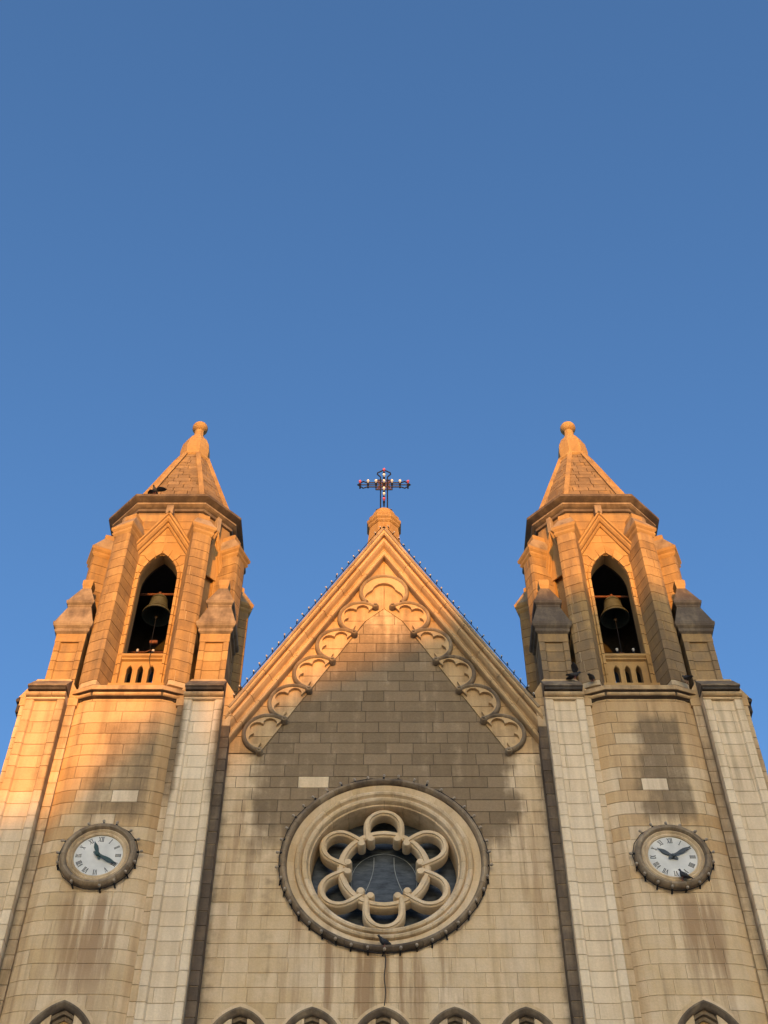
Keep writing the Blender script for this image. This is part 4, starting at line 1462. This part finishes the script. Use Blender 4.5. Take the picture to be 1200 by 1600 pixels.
for cx, lb in ((-AX, 'pair of bulbs on the belfry rail of the sunlit tower'), (AX, 'pair of bulbs on the belfry rail of the shaded tower')):
    yb = AXY - R8
    pts = [(cx - .14, yb + .0, 22.25), (cx + .18, yb + .0, 22.25)]
    string(lb, pts, [(0, 0, 0)] * 2, (cx, yb, 22.16), [[(cx - .40, yb + .0, 22.175), (cx - .14, yb + .0, 22.18), (cx + .18, yb + .0, 22.18), (cx + .40, yb, 22.175)]] + ([[(cx + .18, yb - .06, 22.17), (cx + .16, yb - .07, 22.0), (cx + .20, yb + .02, 21.8), (cx + .24, yb + .02, 21.6)]] if cx < 0 else []), .95)

# ================================================================== PIGEONS
def pigeon(loc, rz, label, flap=False, pitch=0.0, sc=1.0):
    root = thing('pigeon', loc, label, 'pigeon', 'pigeons on the church')
    m = Matrix.Translation(Vector(loc)) @ Matrix.Rotation(rz, 4, 'Z') @ Matrix.Rotation(-pitch, 4, 'Y') @ Matrix.Scale(sc, 4)
    # sections along the spine: (x, z, half width, half height); +x is the beak
    sec = [(-.20, .085, .030, .004), (-.15, .095, .038, .008), (-.09, .105, .045, .028), (-.03, .115, .06, .052), (.03, .125, .064, .060), (.075, .15, .052, .055), (.10, .18, .035, .038), (.115, .205, .026, .027), (.13, .222, .026, .026), (.148, .222, .019, .018), (.16, .218, .007, .006), (.178, .213, .002, .002)]
    V, Fc = [], []
    n = 12
    for x, z, w, h in sec:
        for k in range(n):
            q = 2 * PI * k / n
            V.append((x, w * math.cos(q), z + h * math.sin(q)))
    for i in range(len(sec) - 1):
        for k in range(n):
            l = (k + 1) % n
            Fc.append((i * n + k, i * n + l, (i + 1) * n + l, (i + 1) * n + k))
    Fc += [tuple(range(n)), tuple(range((len(sec) - 1) * n, len(sec) * n))]
    obj('body', xform((V, Fc), m), 'pigeon', root, smooth=True)
    for s in (-1, 1):
        if flap:
            wv = [(.05, s * .04, .15), (-.05, s * .05, .14), (-.10, s * .13, .17), (-.13, s * .22, .19), (-.10, s * .31, .20), (.0, s * .24, .20), (.07, s * .14, .18)]
            th = .008
            V = wv + [(a, b, c + th) for a, b, c in wv]
        else:
            wv = [(.06, s * .058, .145), (.03, s * .068, .10), (-.06, s * .058, .085), (-.17, s * .02, .088), (-.10, s * .048, .125), (-.01, s * .06, .16)]
            V = wv + [(a, b - s * .012, c) for a, b, c in wv]
        k = len(wv)
        obj('wing', xform((V, [tuple(range(k)), tuple(range(k, 2 * k))] + [(i, (i + 1) % k, (i + 1) % k + k, i + k) for i in range(k)]), m), 'pigeon', root)
        obj('leg', xform(join(tube([(.0, s * .025, .08), (.01, s * .025, .008)], .006, 6), tube([(-.02, s * .025, .006), (.04, s * .025, .006)], .005, 5)), m), 'pigeon_leg', root)
    return root
pigeon((-.00, -.12, 14.80), R(205), 'dark pigeon perched on the lower rim of the rose window', pitch=.1, sc=.88)
pigeon((5.16, -.47, 15.895), R(150), 'dark pigeon perched on the lower rim of the clock', pitch=.5, sc=.88)
pigeon((3.83, -.50, 20.72), R(10), 'pigeon with spread wings on the pier coping beside the gable', flap=True, sc=.88)
pigeon((4.22, -.28, 20.86), R(60), 'small dark pigeon on the string course next to the flapping one', sc=.85)
pigeon((6.13, -.28, 20.83), R(120), 'dark pigeon at the outer end of the string course below the belfry', sc=.9, pitch=.3)
pigeon((-5.55, .02, 27.44), R(250), 'dark pigeon with raised wings on the eaves of the sunlit tower', flap=True, sc=.88)

# ================================================================== HOUSES ACROSS THE SQUARE (behind the camera; their shadow falls on the front)
def house(x0, x1, yf, depth, h, label, mat, gable=None, floors=None):
    root = thing('apartment_house', ((x0 + x1) / 2, yf - depth / 2, 0), label, 'building', 'houses across the square')
    w = obj('wall', box(x0, x1, yf - depth, yf, 0, h), mat, root)
    if gable:
        xa, ha = gable
        V = [(x0, yf - depth, h), (x1, yf - depth, h), (xa, yf - depth, ha), (x0, yf, h), (x1, yf, h), (xa, yf, ha)]
        obj('roof', (V, [(0, 1, 2), (3, 5, 4), (0, 3, 4, 1), (1, 4, 5, 2), (2, 5, 3, 0)]), 'roof', root)
    else:
        obj('parapet', box(x0 - .15, x1 + .15, yf - depth - .15, yf + .15, h, h + .5), mat, root)
    nf = int(h / 3.3)
    nw = max(2, int((x1 - x0) / 3.2))
    for f in range(nf):
        for i in range(nw):
            xc = x0 + (x1 - x0) * (i + .5) / nw
            zc = 1.2 + f * 3.3
            wn_ = obj('window', box(xc - .6, xc + .6, yf - .05, yf + .04, zc, zc + 1.6), 'win', root)
            obj('sill', box(xc - .7, xc + .7, yf, yf + .15, zc - .12, zc), mat, wn_)
YF = -112.0
def top_at(zf):            # roof height whose shadow reaches height zf on the front
    return zf + (-YF) * math.tan(SUN_EL) / math.cos(SUN_AZ)
sh = lambda x: x - (-YF) * math.tan(SUN_AZ)      # where along the row a shadow point comes from
house(sh(-42), sh(-10.5), YF, 14, 11.0, 'long low cream house across the square', 'render_a')
house(sh(-10.4), sh(-6.2), YF, 14, top_at(16.0), 'narrow white house with a leaning roof across the square', 'render_b', gable=(sh(-6.2), top_at(17.5)))
house(sh(-6.1), sh(-3.0), YF, 14, top_at(17.6), 'tall narrow house with a steep roof across the square', 'render_a', gable=(sh(-3.5), top_at(21.3)))
house(sh(-2.9), sh(2.6), YF, 14, top_at(20.2), 'white house with a rising roof across the square', 'render_b', gable=(sh(2.6), top_at(23.6)))
house(sh(2.7), sh(10.5), YF, 14, top_at(23.3), 'tallest white house across the square', 'render_b')
house(sh(10.6), sh(44), YF, 14, 12.0, 'long low white house across the square', 'render_b')
